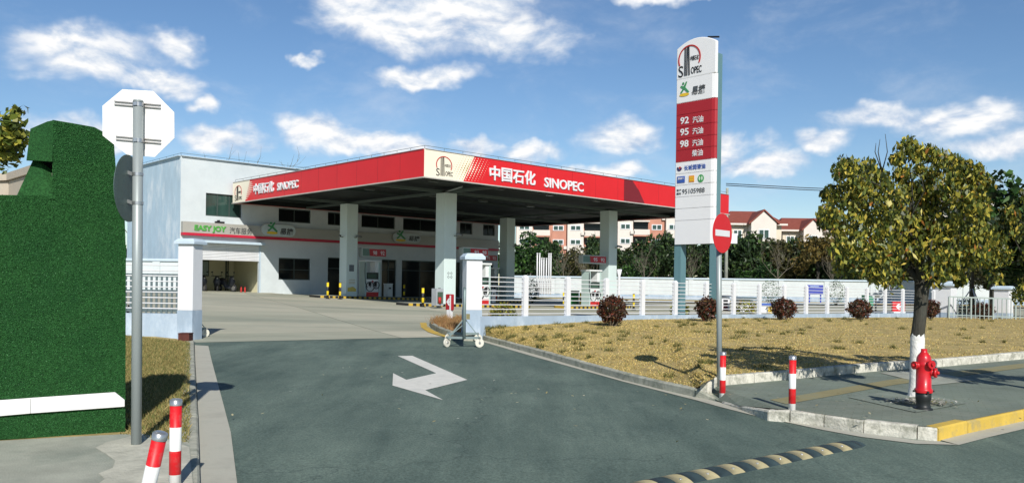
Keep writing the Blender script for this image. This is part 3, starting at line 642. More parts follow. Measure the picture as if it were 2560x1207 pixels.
# ------------------------------------------------------------------ red and white bollards
def bollard():
    t = thing('bollard', '', 'bollard', group='red and white striped bollards')
    obj('post', MB().tube([(0, 0, -.05), (0, 0, .60)], .0415, 20), bandmat('red_white_bands', (.66, .012, .018), (.80, .80, .78), .342, 2, .085 + .171), t)
    obj('post_cap', MB().lathe([(.0445, .585), (.0445, .625), (.03, .632), (0, .633)], 20), mat('cap_metal', (.45, .47, .48), .3, .05, metal=.7), t)
    return t
b0 = bollard()
for i, (px, py, h, l, tl) in enumerate(((437, 1214, .075, 'upright striped bollard standing between leaning bollard and left driveway kerb', (0, 0)),
                                        (344, 1335, .075, 'striped bollard leaning over with cracked paint, left of the driveway', (R(3), R(13))),
                                        (1806, 998, .02, 'striped bollard standing in front of the no entry sign pole', (0, 0)),
                                        (1980, 1026.5, .12, 'striped bollard on the kerb between no entry sign and fire hydrant', (0, 0)))):
    o = b0 if i == 0 else dup(b0, (0, 0, 0)); o.location = tuple(G(px, py, h)); o.rotation_euler = (tl[0], tl[1], 0); o['label'] = l
    if i in (2, 3): o.scale = (.96, .96, 1)

# ------------------------------------------------------------------ no entry sign
nb_ = G(1797, 968, .12)
ne = thing('no_entry_sign', 'round red no entry sign with white bar on a slim grey pole', 'sign', nb_)
def np_(px, py, dy=0): return P(px, py, nb_[1] + dy) - nb_
obj('pole', MB().tube([np_(1798.5, 972), np_(1797, 560)], .037, 18), GALV, ne)
e = np.array([.672, .741, 0]); nrm = np.array([.741, -.672, 0]); cc = np_(1803, 583, -.05) + nrm * .02
pl = PL(cc, e); rs = .27
obj('sign_plate', pl.disc(MB(), (0, 0), rs, rs, 40, -.004, .004), mat('red_reflective', (.60, .012, .018), .4, .03), ne)
obj('white_bar', pl.poly(MB(), [(-.2, -.042), (.2, -.042), (.2, .042), (-.2, .042)], .001, .003), WHITE, ne)
for y_ in (575, 600): obj('bracket', MB().bar(np_(1797, y_) + np.array([-.05, .0, 0]), np_(1797, y_) + np.array([.06, 0, 0]), .03), CHROME, ne)

# ------------------------------------------------------------------ fire hydrant
hb = G(2308, 1022, .14)
hy = thing('fire_hydrant', 'red fire hydrant with black base standing on the pavement before the tree', 'hydrant', hb)
HRED = mat('red_hydrant_paint', (.58, .012, .02), .35, .1, 5, dark=(.30, .02, .02), dscale=6, damt=.5, coat=.3); HBLK = mat('black_hydrant_base', (.015, .018, .018), .45, .3, 8)
obj('base', MB().lathe([(.105, -.05), (.105, .01), (.085, .02), (.074, .05), (.078, .10), (.086, .13), (.086, .20), (.0, .20)], 24), HBLK, hy)
obj('barrel', MB().lathe([(.098, .195), (.100, .222), (.098, .235), (.084, .245), (.083, .44), (.083, .50), (.089, .51), (.089, .53), (.083, .54), (.082, .56)], 24), HRED, hy)
obj('bonnet', MB().lathe([(.082, .555), (.080, .59), (.066, .625), (.042, .655), (.035, .665), (.034, .70), (0, .70)], 24), HRED, hy)
for nm, dv, rr_, z in (('side_outlet', (.80, -.6, 0), .052, .43), ('hose_outlet', (-.97, -.25, 0), .042, .51), ('hose_outlet', (.2, -.98, 0), .042, .53)):
    d = np.array(dv); d /= np.linalg.norm(d); c = np.array([0, 0, z])
    mb = MB().tube([c + d * .06, c + d * .115], rr_ * .85, 16).tube([c + d * .112, c + d * .14], rr_ * 1.1, 16).tube([c + d * .14, c + d * .165], [rr_ * .5, rr_ * .35], 6)
    obj(nm, mb, HRED, hy)
for dx, dy in ((1, 0), (-1, 0), (0, -1)): obj('collar_bolt', MB().tube([(.095 * dx, .095 * dy, .21), (.122 * dx, .122 * dy, .21)], .012, 8), HBLK, hy)

# ------------------------------------------------------------------ speed bump of rubber segments
fa, fb = G(2088, 1105), G(1604, 1200.5); na, nb2 = G(2161, 1117), G(1700, 1213)
ax = (fb - fa) / np.linalg.norm(fb - fa); wv = na - fa; wv -= ax * (wv @ ax); wl = min(.36, np.linalg.norm(wv)); wv /= np.linalg.norm(wv)
bump = thing('speed_bump', 'rubber speed bump of alternating black and yellow segments across the driveway mouth', 'speed bump', fa)
YRUB = mat('faded_yellow_rubber', (.40, .35, .20), .75, .15, 8, dark=(.3, .28, .18), dscale=12, damt=.5); KRUB = mat('worn_black_rubber', (.030, .052, .058), .7, .3, 6)
upn = np.array([0, 0, 1.0]); SEG = .165
def seg(x0, x1, taper=False):
    mb = MB(); n = 9; V = []
    for x, sc in ((x0, .75 if taper else 1), (x1, 1)):
        for k in range(n):
            t = k / (n - 1); V.append(ax * x + wv * wl * (t if not taper or sc == 1 else .12 + .76 * t) + upn * (-.004 + .042 * sc * math.sin(math.pi * t) ** .8))
    F = [(k, k + 1, n + k + 1, n + k) for k in range(n - 1)] + [list(range(n)), list(range(2 * n - 1, n - 1, -1))]
    mb.add(V, F, True); mb.s[-1] = mb.s[-2] = False
    return mb
obj('end_cap', seg(-.13, -.002, True), KRUB, bump)
for i in range(34):
    o = obj('rubber_segment', seg(i * SEG, i * SEG + SEG - .006), KRUB if i % 2 == 0 else YRUB, bump)
    if i % 2: obj('anchor_bolt', MB().tube([ax * (i + .5) * SEG + wv * wl * .75 + upn * .02, ax * (i + .5) * SEG + wv * wl * .75 + upn * .034], .012, 8), CHROME, o)

# ================================================================== FENCES
def gate_pillar(name, label, cx, cy, z0, z1, w, zplinth, rz=0.0, capo=.09, caph=.12):
    t = thing(name, label, 'pillar', (cx, cy, z0), rz, 'white capped gate pillars'); h = z1 - z0; a = w / 2
    obj('shaft', MB().box(-a, a, -a, a, zplinth - z0, h - caph), WHITE, t, bevel=.01)
    obj('plinth', MB().box(-a - .003, a + .003, -a - .003, a + .003, -.1, zplinth - z0), BLUEPAINT, t)
    c = a + capo; mb = MB(); zz = h - caph
    mb.add([(-c, -c, zz), (c, -c, zz), (c, c, zz), (-c, c, zz), (-c, -c, zz + caph * .55), (c, -c, zz + caph * .55), (c, c, zz + caph * .55), (-c, c, zz + caph * .55),
            (-c * .72, -c * .72, h + .03), (c * .72, -c * .72, h + .03), (c * .72, c * .72, h + .03), (-c * .72, c * .72, h + .03)],
           [(3, 2, 1, 0), (0, 1, 5, 4), (1, 2, 6, 5), (2, 3, 7, 6), (3, 0, 4, 7), (4, 5, 9, 8), (5, 6, 10, 9), (6, 7, 11, 10), (7, 4, 8, 11), (8, 9, 10, 11)])
    obj('cap', mb, CAPBLUE, t); return t
pr = fpt(0); zt_ = P(1180, 636, pr[1])[2]
gate_pillar('gate_pillar', 'white square pillar with pale blue cap right of the driveway behind the wheeled gate', pr[0], pr[1] + .2, .2, zt_, .40, P(1180, 775, pr[1])[2], R(18), .06)
lpx, lY = 465, 19.4; zt_ = P(lpx, 599, lY)[2]; lpp = P(lpx, 850, lY)
gate_pillar('gate_pillar', 'white square pillar with pale blue cap left of the driveway, rails on its left', lpp[0], lY + .2, lpp[2] - .05, zt_, .39, P(lpx, 776, lY)[2], R(-12), .07, .10)

# right fence: low wall, posts, nine rails
SEND = 26.4
fence = thing('rail_fence', 'white fence of nine thin rails on a pale blue low wall along the lawn', 'fence', (*fpt(0), .5))
fo = np.array([*fpt(0), .5]); fnr = np.array([-FD[1], FD[0]])
def fp3(s, off, z): q = fpt(s) + fnr * off; return np.array([q[0], q[1], z]) - fo
mb = MB(); N_ = 24
V = []
for i in range(N_ + 1):
    s = .2 + (SEND - .2) * i / N_
    for off, z in ((-.12, -.2), (-.12, wtop(s)), (.12, wtop(s)), (.12, -.2)): V.append(fp3(s, off, z))
mb.add(V, [(i * 4 + k, (i + 1) * 4 + k, (i + 1) * 4 + (k + 1) % 4, i * 4 + (k + 1) % 4) for i in range(N_) for k in range(4)])
obj('low_wall', mb, BLUEPAINT, fence)
for k in range(9):
    z = .06 + k * .114
    obj('rail', MB().tube([fp3(s, -.02, wtop(s) + z) for s in np.linspace(.2, SEND, 14)], .0115, 6, False), WHITE, fence)
posts_px = [1310.5, 1416.5, 1513, 1603.5, 1685.5, 1763, 1831.5, 1896, 1958, 2013, 2066, 2115, 2165, 2210.5, 2255, 2300, 2332]
for px in posts_px:
    s = fence_s(px); q = fp3(s, -.03, wtop(s)); a = .075
    m_ = MB(); m_.obox(q + np.array([0, 0, .5]), np.array([FD[0], FD[1], 0]) * a, np.array([fnr[0], fnr[1], 0]) * .05, np.array([0, 0, .5]))
    t = q + np.array([0, 0, 1.0]); c1, c2 = np.array([FD[0], FD[1], 0]), np.array([fnr[0], fnr[1], 0])
    base = [t - c1 * a - c2 * .05, t + c1 * a - c2 * .05, t + c1 * a + c2 * .05, t - c1 * a + c2 * .05]; tp = [t - c1 * a * .5 - c2 * .02 + (0, 0, .05), t + c1 * a * .5 - c2 * .02 + (0, 0, .05), t + c1 * a * .5 + c2 * .02 + (0, 0, .05), t - c1 * a * .5 + c2 * .02 + (0, 0, .05)]
    m_.add(base + tp, [(0, 1, 5, 4), (1, 2, 6, 5), (2, 3, 7, 6), (3, 0, 4, 7), (4, 5, 6, 7)]); obj('post', m_, WHITE, fence)
# end pillar, steel barrier and next pillar
q = fpt(fence_s(2364)); ez = P(2364, 797, q[1])[2]
gate_pillar('gate_pillar', 'white square pillar with pale blue cap at the far right end of the rail fence', q[0], q[1], ez, P(2364, 706, q[1])[2], .72, P(2364, 781, q[1])[2], TH, .13, .16)
q2 = P(2508, 800, q[1] + 1.5)
gate_pillar('gate_pillar', 'white square pillar behind the grey railing at the right edge of the photo', q2[0], q2[1], q2[2] - .1, P(2508, 716, q2[1])[2], .66, P(2508, 782, q2[1])[2], TH, .1, .14)
bar = thing('steel_railing', 'low grey steel railing with thin upright bars at the right end of the lawn', 'railing', P(2450, 795, q[1] - 1.2)); bo = np.array(bar.location)
RAILM = mat('grey_green_railing_paint', (.32, .38, .36), .5)
A_, B_ = P(2372, 790, q[1] - 1.0) - bo, P(2640, 800, q[1] - 1.6) - bo; tz = np.array([0, 0, P(2440, 746, q[1] - 1.2)[2] - bo[2]])
obj('top_rail', MB().bar(A_ + tz, B_ + tz, .06), RAILM, bar)
obj('bottom_rail', MB().bar(A_ + (0, 0, .07), B_ + (0, 0, .07), .04), RAILM, bar)
for i in range(25):
    f = i / 24; p = A_ * (1 - f) + B_ * f; obj('upright', MB().bar(p - (0, 0, .1), p + tz, .028 if i % 5 else .06), RAILM, bar)

# left fence
lf = thing('rail_fence', 'short white nine rail fence on a blue wall beside the green turf wall', 'fence', (lpp[0] - 2, lY + .25, .3)); lo_ = np.array(lf.location)
xw = lpp[0] - .2; zw = P(420, 784, lY)[2]
obj('low_wall', MB().box(xw - 7 - lo_[0], xw - lo_[0], .05 - .25, .3 - .25, -.5, zw - lo_[2]), BLUEPAINT, lf)
for k, yy in enumerate((662, 676, 689, 702.5, 717, 730, 744, 758, 771)):
    z = P(380, yy, lY)[2]; obj('rail', MB().tube([(xw - 7 - lo_[0], -.02, z - lo_[2] + .02), (xw - .1 - lo_[0], -.02, z - lo_[2])], .016, 6).tube([(xw - .12 - lo_[0], -.02, z - lo_[2]), (xw - .0 - lo_[0], .22, z - lo_[2] + .06)], .013, 6), WHITE, lf)
for xx in (-3.4, -5.6): obj('post', MB().box(xw + xx - lo_[0] - .07, xw + xx - lo_[0] + .07, -.06, .04, zw - lo_[2], zw - lo_[2] + 1.15), WHITE, lf)
# drawn-back picket gate behind it
pg = P(390, 790, 22.5); pk = thing('picket_gate', 'grey steel gate of flat uprights drawn back behind the left fence', 'gate', pg)
PK = mat('grey_blue_gate_paint', (.11, .15, .16), .5)
for zz in (.12, .62, 1.05): obj('cross_rail', MB().box(-2.2, .72, -.02, .02, zz, zz + .09), PK, pk)
for i in range(22): obj('picket', MB().box(-2.2 + i * .137, -2.2 + i * .137 + .055, -.045, -.022, 0, 1.14), PK, pk)
# small brown box at the pillar foot
bb = G(464, 851, .07); obj('steel_box', MB().box(-.12, .12, -.12, .12, 0, .16).box(-.128, .128, -.128, .128, .155, .172), mat('rusty_brown_paint', (.085, .022, .016), .7, .3, 8), label='small rusty brown box on the grass at the left pillar foot', cat='box', bevel=.006).location = tuple(bb)

# ------------------------------------------------------------------ wheeled gate panels, seen end on
GATE = mat('pale_steel_gate_paint', (.20, .26, .26), .45, .1, metal=.2)
CAST = mat('white_caster', (.66, .64, .55), .5, .1)
def gate(label, at, rz, panel=True):
    t = thing('wheeled_gate', label, 'gate', at, rz, 'wheeled gate panels beside the entrance')
    # local y runs away along the panel, x across
    mb = MB(); H, Lg = 1.30, 1.7
    for y in (0.0, Lg): mb.tube([(0, y, .2), (0, y, H - .05), (0, y + (.06 if y == 0 else -.06), H)], .036, 10)
    mb.tube([(0, .0, .22), (0, Lg, .22)], .03, 8).tube([(0, .04, H), (0, Lg - .04, H)], .03, 8)
    for k in range(1, 12): mb.tube([(0, Lg * k / 12, .22), (0, Lg * k / 12, H)], .012, 6)
    obj('frame', mb, GATE, t)
    obj('sheet', MB().box(-.008, .008, .05, Lg - .05, .26, H - .04), GATE, t)
    for y_ in (.05, Lg - .05): obj('foot_beam', MB().bar((-.4, y_, .21), (.36, y_, .21), .06, .05), GATE, t)
    obj('brace', MB().bar((-.32, .05, .24), (-.02, .05, .62), .028).bar((.32, .05, .24), (.02, .05, .62), .02).bar((-.36, .05, .22), (-.02, .05, .5), .02), GATE, t)
    obj('latch', MB().box(.04, .12, -.03, .03, .62, .74), mat('olive_latch', (.2, .18, .08), .5), t)
    for x in (-.38, .34):
        for y in (.05, Lg - .05):
            yaw = .9 if x < 0 else .25; ax_ = np.array([math.sin(yaw), -math.cos(yaw), 0])
            w = obj('wheel', MB().tube([np.array([x, y, .1]) - ax_ * .022, np.array([x, y, .1]) + ax_ * .022], .1, 22), CAST, t, bevel=.008)
            obj('hub', MB().tube([np.array([x, y, .1]) - ax_ * .03, np.array([x, y, .1]) + ax_ * .03], .028, 12), CHROME, w)
            f = obj('fork', MB().bar(np.array([x, y, .1]) - ax_ * .034, np.array([x, y, .2]) - ax_ * .034, .03, .006).bar(np.array([x, y, .1]) + ax_ * .034, np.array([x, y, .2]) + ax_ * .034, .03, .006).box(x - .03, x + .03, y - .03, y + .03, .195, .215), CHROME, t)
    return t
gp = G(1160, 868); gyaw = math.atan2(-gp[0], gp[1])
g1 = gate('pale steel gate panel on white wheels parked edge on before the right pillar', gp, gyaw + R(.3))
q = G(478, 851); g2 = dup(g1, (q[0] - .36, q[1] + .9, gz(q[0], q[1] + .75)), R(28), 'wheeled gate panel mostly hidden behind the left gate pillar')

# ------------------------------------------------------------------ red arrow board on its white post
ab = Gz(1124, 795, .14); 
ar = thing('arrow_board', 'dark red sign with white arrow on a white stand in the kerbed bed', 'sign', ab, R(-38)); sc_ = ab[1] / FPX
hh = 60 * sc_; obj('stand', MB().box(-.09, .09, -.05, .05, -.05, hh * .55).box(.055, .10, -.075, -.055, 0, hh * .95), WHITE, ar)
obj('board', MB().box(-.15, .15, -.055, .055, hh * .33, hh * 1.0), mat('dark_red_sign', (.34, .012, .02), .45), ar, bevel=.03)
pl = PL((0, -.056, 0), (1, 0, 0)); zc = hh * .68
obj('arrow', pl.poly(MB(), [(-.10, zc), (.0, zc + .12), (.07, zc + .12), (0, zc + .03), (.09, zc + .03), (.09, zc - .03), (0, zc - .03), (.07, zc - .12), (0, zc - .12)], .002, .003), WHITE, ar)

# ================================================================== PYLON SIGN
Yp = 28.0; pA = P(1683, 760, Yp); pe = np.array([-BV[0], -BV[1], 0]); pn_ = np.array([AV[0], AV[1], 0])      # pe runs right along the face, pn_ away from the viewer
def onP(px, py):
    d = ray(px, py); t = ((pA - C0) @ pn_) / (d @ pn_); q = C0 + t * d - pA; return np.array([q @ pe, q[2]])
zg = gz(pA[0], pA[1]) - .05
pyl = thing('pylon_sign', 'tall white and red price pylon with rounded top on two teal legs behind the fence', 'sign', (pA[0], pA[1], zg)); po = np.array([pA[0], pA[1], zg])
PW = onP(1785.5, 500)[0]
ppl = PL(np.array([0, 0, pA[2] - zg]), pe); TH_ = .13
SIGNW = mat('white_sign_acrylic', (.78, .78, .79), .3, .02, 1.0, spec=.5); SIGNR = mat('red_sign_acrylic', (.36, .014, .02), .32, .04, 1.0, spec=.5)
for px in (1692, 1781):
    s0 = onP(px, 600)[0]; obj('leg', MB().obox(ppl.p(s0, 0) * 0 + ppl.p(s0, (onP(1690, 612)[1] + zg - pA[2]) / 2, -.2), pe * .13, pn_ * .15, np.array([0, 0, (onP(1690, 609)[1] - (zg - pA[2])) / 2 + .2])), TEAL, pyl)
yb = [204.4, 261.9, 291, 321.3, 350.5, 378.4, 407.6, 436.4, 465, 494, 523, 552.4, 610.4]
zb = [onP(1683, y)[1] for y in yb]
def ppanel(z0, z1, m, nm='panel'):
    g = .012; mb = MB(); prof = [(0, -TH_), (0, -.03), (.03, 0), (PW - .14, 0), (PW - .04, -.03), (PW, -.08), (PW, -TH_)]
    return obj(nm, mb.prism([ppl.p(x, z1 + g, d) for x, d in prof], (0, 0, z0 - z1 - 2 * g)), m, pyl)
obj('core', MB().prism([ppl.p(x, zb[-1] + .03, d) for x, d in ((.02, -TH_ - .2), (.02, -.04), (PW - .05, -.075), (PW - .05, -TH_ - .2))], (0, 0, zb[0] - zb[-1])), FRAMEDK, pyl)
zl, zt2 = onP(1684, 126)[1], onP(1735, 99.5)[1]; zr = onP(1785, 104)[1] - .45
mb = MB(); arc = [(x, zl + (zt2 - zl) * 1.25 * (1 - ((x / PW - .5) * 2) ** 2) ) for x in np.linspace(0, PW, 17)]
mb.prism([ppl.p(0, zb[0] + .012, 0)] + [ppl.p(x, z, 0) for x, z in arc] + [ppl.p(PW, zb[0] + .012, 0)], pn_ * TH_)
top = obj('panel', mb, SIGNW, pyl, bevel=.03)
mats = [SIGNW] + [SIGNR] * 5 + [SIGNW] * 6
panels = [ppanel(a, b, m) for (a, b), m in zip(zip(zb[1:], zb[:-1]), mats)]
obj('side_column', MB().obox(ppl.p(PW - .12, (zb[-1] + zr) / 2 + .1, -TH_ - .13), pe * .1, pn_ * .135, np.array([0, 0, (zr - zb[-1]) / 2 - .0])), TEAL, pyl)
obj('side_column', MB().obox(ppl.p(.03, (zb[-1] + zl) / 2 - .2, -TH_ - .13), pe * .1, pn_ * .135, np.array([0, 0, (zl - zb[-1]) / 2 - .3])), TEAL, pyl)
obj('roof_lamp', MB().bar(ppl.p(PW * .75, arc[-5][1] + .02, -.1), ppl.p(PW * 1.02, arc[-1][1] + .12, -.1), .05), BLACK, pyl)
def ring_logo(pl, c, r, parent, sx=1.0, black=BLACK, red=REDL, d0=.006):
    """red ring, black upright strokes and lettering"""
    a = pl.ring(MB(), c, r * .93, r * 1.03, R(-28), R(205), 34, sx, d0); obj('emblem_ring', a, red, parent)
    m_ = MB()
    for x, w in ((-.46, .035), (-.36, .05), (-.24, .07)): pl.poly(m_, [(c[0] + sx * r * (x), c[1] - r * 1.25), (c[0] + sx * r * (x + w), c[1] - r * 1.25), (c[0] + sx * r * (x + w + .02), c[1] + r * .9), (c[0] + sx * r * (x + .02), c[1] + r * .86)], d0)
    pl.poly(m_, [(c[0] + sx * r * -.06, c[1] - r * 1.25), (c[0] + sx * r * .05, c[1] - r * 1.25), (c[0] + sx * r * -.02, c[1] + r * .92), (c[0] + sx * r * -.11, c[1] + r * .92)], d0)
    obj('emblem_strokes', m_, black, parent)
    pl.text('lettering', 'S', black, c[0] - sx * r * 1.0, c[0] - sx * r * .56, c[1] - r * 1.3, c[1] - r * .45, parent, .0, d0)
    pl.text('lettering', 'OPEC', black, c[0] + sx * r * .16, c[0] + sx * r * 1.12, c[1] - r * 1.2, c[1] - r * .68, parent, .01, d0)
    pl.text('lettering', '中国石化', black, c[0] + sx * r * .08, c[0] + sx * r * .86, c[1] - r * .2, c[1] + r * .16, parent, .0, d0, shear=.2)
def figure_logo(pl, x0, z0, w, h, parent, d0=.006, dim=False):
    """small green leaping figure on a yellow oval"""
    gm = mat('green_emblem', (.05, .26, .10), .4); ym = mat('yellow_emblem', (.72, .48, .03), .4)
    obj('emblem_oval', pl.disc(MB(), (x0 + w * .5, z0 + h * .12), w * .5, h * .11, 20, d0), ym, parent)
    m_ = MB(); q = lambda x, z: (x0 + w * x, z0 + h * z)
    pl.poly(m_, [q(.08, .30), q(.2, .22), q(.5, .5), q(.88, .18), q(1.0, .28), q(.6, .62), q(.78, .98), q(.68, 1.0), q(.42, .7), q(.14, .78), q(.08, .68), q(.36, .54)], d0)
    pl.disc(m_, q(.38, .9), w * .1, h * .09, 14, d0); obj('emblem_figure', m_, gm, parent)
c = onP(1724, 147)
ring_logo(ppl, c, onP(1752, 147)[0] - c[0], top, .98)
def pbox(x0, x1, yt, ybm):
    xm = (x0 + x1) / 2; return onP(x0, 400)[0], onP(x1, 400)[0], onP(xm, ybm)[1], onP(xm, yt)[1]
a = pbox(1697, 1721, 206, 242); figure_logo(ppl, a[0], a[2], a[1] - a[0], a[3] - a[2], panels[0])
ppl.text('lettering', '易捷', GREYTXT, *pbox(1727, 1761, 214, 236), panels[0], .02, shear=.15)
for i, (a, yc) in enumerate((('92', 301.5), ('95', 330), ('98', 359.5), (None, 385))):
    if a: ppl.text('lettering', a, WHITE, *pbox(1700, 1721, yc - 8.5, yc + 9), panels[2 + i], .02)
    ppl.text('lettering', '汽油' if a else '柴油', WHITE, *pbox(1730.5, 1757, yc - 11, yc + 5.5), panels[2 + i], .012)
ppl.text('lettering', '长城润滑油', BLUEV, *pbox(1711, 1764, 411, 424), panels[6], .012)
c = onP(1699, 421); rr = onP(1705, 421)[0] - c[0]
obj('emblem_swirl', ppl.ring(MB(), c, rr * .45, rr, R(150), R(370), 20), mat('navy_vinyl', (.03, .02, .10), .4), panels[6]); obj('emblem_swirl', ppl.ring(MB(), (c[0] + rr * .2, c[1] + rr * .15), rr * .0, rr * .42, R(0), R(300), 14), REDL, panels[6])
a = pbox(1694, 1713, 441, 457.5); o = obj('blue_card', ppl.poly(MB(), [(a[0], a[2]), (a[1], a[2]), (a[1], a[3]), (a[0], a[3])]), BLUEV, panels[7])
ppl.text('lettering', '加油卡', WHITE, a[0] + .03, a[1] - .03, a[2] + .11, a[3] - .03, o, .01, .017)
a = pbox(1723.5, 1736.5, 439, 455); o = obj('orange_card', ppl.poly(MB(), [(a[0], a[2]), (a[1], a[2]), (a[1], a[3]), (a[0], a[3])]), ORANGE, panels[7])
m_ = MB(); w, h = a[1] - a[0], a[3] - a[2]
for k in (.2, .55): ppl.poly(m_, [(a[0] + w * .15, a[2] + h * k), (a[0] + w * .85, a[2] + h * k), (a[0] + w * .85, a[2] + h * (k + .2)), (a[0] + w * .15, a[2] + h * (k + .2))], .017, .004)
obj('card_bars', m_, YELLOW, o)
c = onP(1752.5, 446); rr = onP(1760, 446)[0] - c[0]; o = obj('green_round', ppl.disc(MB(), c, rr, rr * 1.1, 24), mat('green_vinyl', (.05, .30, .08), .4), panels[7])
m_ = MB()
for sg in (-1, 1): ppl.disc(m_, (c[0] + sg * rr * .4, c[1] + rr * .05), rr * .24, rr * .6, 14, .017, .004)
obj('round_marks', m_, mat('pale_green_vinyl', (.6, .75, .6), .4), o)
ppl.text('lettering', '95105988', GREYTXT, *pbox(1707, 1763, 471, 483), panels[8], .0)
ppl.text('lettering', '客户', GREYTXT, *pbox(1693, 1704.5, 473, 478.5), panels[8], .0); ppl.text('lettering', '服务', GREYTXT, *pbox(1693, 1704.5, 481.5, 487), panels[8], .0)

# ================================================================== CANOPY (local axes: x along the front, y towards the building)
ZT, ZB, LA_, LB_ = 7.749, 6.491, 25.006, 19.51
can = thing('station_canopy', 'large flat red edged forecourt canopy on four square pale columns', 'canopy', (P0[0], P0[1], 0), TH)
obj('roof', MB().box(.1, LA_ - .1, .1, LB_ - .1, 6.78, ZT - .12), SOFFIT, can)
FT = .1
fr = obj('fascia', MB().box(0, LA_, 0, FT, ZB, ZT), RED, can)
fl = obj('fascia', MB().box(0, FT, FT, LB_, ZB, ZT), RED, can)
fbk = obj('fascia', MB().box(FT, LA_, LB_ - FT, LB_, ZB, ZT), RED, can)
fe = obj('fascia', MB().box(LA_ - FT, LA_, FT, LB_ - FT, ZB, ZT), RED, can)
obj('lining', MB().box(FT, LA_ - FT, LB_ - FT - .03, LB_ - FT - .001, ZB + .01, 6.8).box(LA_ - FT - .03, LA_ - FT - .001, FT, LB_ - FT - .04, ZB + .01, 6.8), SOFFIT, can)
mb = MB()
for a, b in (((-.02, -.02), (LA_ + .02, -.02)), ((-.02, -.02), (-.02, LB_)), ((LA_ + .02, -.02), (LA_ + .02, LB_)), ((-.02, LB_ + .02), (LA_, LB_ + .02))): mb.bar((*a, ZB - .03), (*b, ZB - .03), .12, .05)
obj('bottom_trim', mb, mat('pale_trim', (.45, .43, .40), .5), can)
mb = MB()
for a, b in (((.05, .05), (LA_ - .05, .05)), ((.05, .05), (.05, LB_ - .05)), ((LA_ - .05, .05), (LA_ - .05, LB_ - .05)), ((.05, LB_ - .05), (LA_ - .05, LB_ - .05))): mb.bar((*a, ZT + .012), (*b, ZT + .012), .2, .02)
obj('coping', mb, mat('pale_coping', (.62, .64, .66), .4, metal=.3), can)
m_ = MB()
for i in range(1, 11): m_.box(4.2 + (LA_ - 4.2) * i / 11 - .006, 4.2 + (LA_ - 4.2) * i / 11 + .006, -.0025, .001, ZB + .004, ZT - .004)
for i in range(1, 9): m_.box(-.0025, .001, (LB_ - 2.9) * i / 9 - .006, (LB_ - 2.9) * i / 9 + .006, ZB + .004, ZT - .004)
obj('panel_seams', m_, MAROON, can)
# lightning wire on short stays
mb = MB()
for (a, b, n_) in (((.1, .1), (LA_ - .1, .1), 22), ((.1, .1), (.1, LB_ - .1), 18)):
    mb.tube([(*a, ZT + .17), (*b, ZT + .17)], .011, 5)
    for i in range(n_ + 1): x, y = a[0] + (b[0] - a[0]) * i / n_, a[1] + (b[1] - a[1]) * i / n_; mb.tube([(x, y, ZT), (x, y, ZT + .17)], .010, 5)
obj('lightning_wire', mb, STEELBEAM, can)
# writing and emblem on the right face (plane y = 0)
pv = PL((0, 0, 0), (1, 0, 0)); F_ = lambda x, y: onV(x, y, 0)
u1, u2 = F_(1186, 392)[0], F_(1158, 453)[0]
o = obj('emblem_panel', pv.poly(MB(), [(0, ZB + .005), (u2, ZB + .005), (u1, ZT - .005), (0, ZT - .005)], .001, .006), CREAM, fr)
c = F_(1110, 416); ring_logo(pv, (c[0], c[2] + .05), .40, o, 1.15, d0=.009)
md, mr_ = MB(), MB()
for j in range(11):
    z = ZB + .1 + (ZT - ZB - .2) * j / 10; ub = u2 + (u1 - u2) * (z - ZB) / (ZT - ZB)
    for k in range(6):
        r_ = .052 * (1 - k * .15) * (1 - .55 * abs(j - 5) / 5)
        if k * .15 < 1.0 - abs(j - 5) * .06:
            pv.disc(md, (ub - .1 - k * .17, z), r_, r_, 8, .0075, .002); pv.disc(mr_, (ub + .1 + k * .19, z), r_ * 1.15, r_ * 1.15, 8, .001, .006)
obj('dot_pattern', md, mat('ochre_dots', (.45, .30, .10), .5), o); obj('dot_pattern', mr_, CREAM, fr)
def vbox(x0, x1, yt, yb_): xm = (x0 + x1) / 2; return F_(x0, yt)[0], F_(x1, yt)[0], F_(xm, yb_)[2], F_(xm, yt)[2]
pv.text('lettering', '中国石化', WHITE, *vbox(1223, 1338, 421, 457), fr, .022, .004, .05)
pv.text('lettering', 'SINOPEC', WHITE, *vbox(1360, 1458, 450, 474), fr, .02, .004, .05)
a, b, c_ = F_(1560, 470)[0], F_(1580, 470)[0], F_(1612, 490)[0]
obj('painted_shade_patch', pv.poly(MB(), [(a, ZB + .005), (c_, ZB + .005), (b + (c_ - b) * .55, ZB + .7), (b, ZT - .005), (a, ZT - .005)], .001, .005), mat('maroon_fascia_shade', (.17, .012, .018), .45, .05), fr)  # shade shape painted on the fascia in darker red; its caster isn't modelled
# left face (plane x = 0): reader's right is towards the corner, that is -y
pu = PL((0, 0, 0), (0, -1, 0)); H_ = lambda x, y: onU(x, y, 0)
w1, w2 = H_(625, 451)[1], H_(613, 502)[1]
o = obj('emblem_panel', pu.poly(MB(), [(-LB_, ZB + .005), (-w2, ZB + .005), (-w1, ZT - .005), (-LB_, ZT - .005)], .001, .006), CREAM, fl)
c = H_(596, 483); ring_logo(pu, (-c[1], c[2] + .06), .40, o, 1.15, d0=.009)
m_ = MB()
for j in range(9):
    z = ZB + .12 + (ZT - ZB - .2) * j / 9; ub = w2 + (w1 - w2) * (z - ZB) / (ZT - ZB)
    pu.poly(m_, [(-ub, z), (-ub + .75 * (1 - abs(j - 4.5) / 7), z + .02), (-ub + .75 * (1 - abs(j - 4.5) / 7), z + .04), (-ub, z + .075)], .001, .006)
obj('dot_pattern', m_, CREAM, fl)
def ubox(x0, x1, yt, yb_): xm = (x0 + x1) / 2; return -H_(x0, yt)[1], -H_(x1, yt)[1], H_(xm, yb_)[2], H_(xm, yt)[2]
pu.text('lettering', '中国石化', WHITE, *ubox(636, 686, 456, 483), fl, .022, .004, .06)
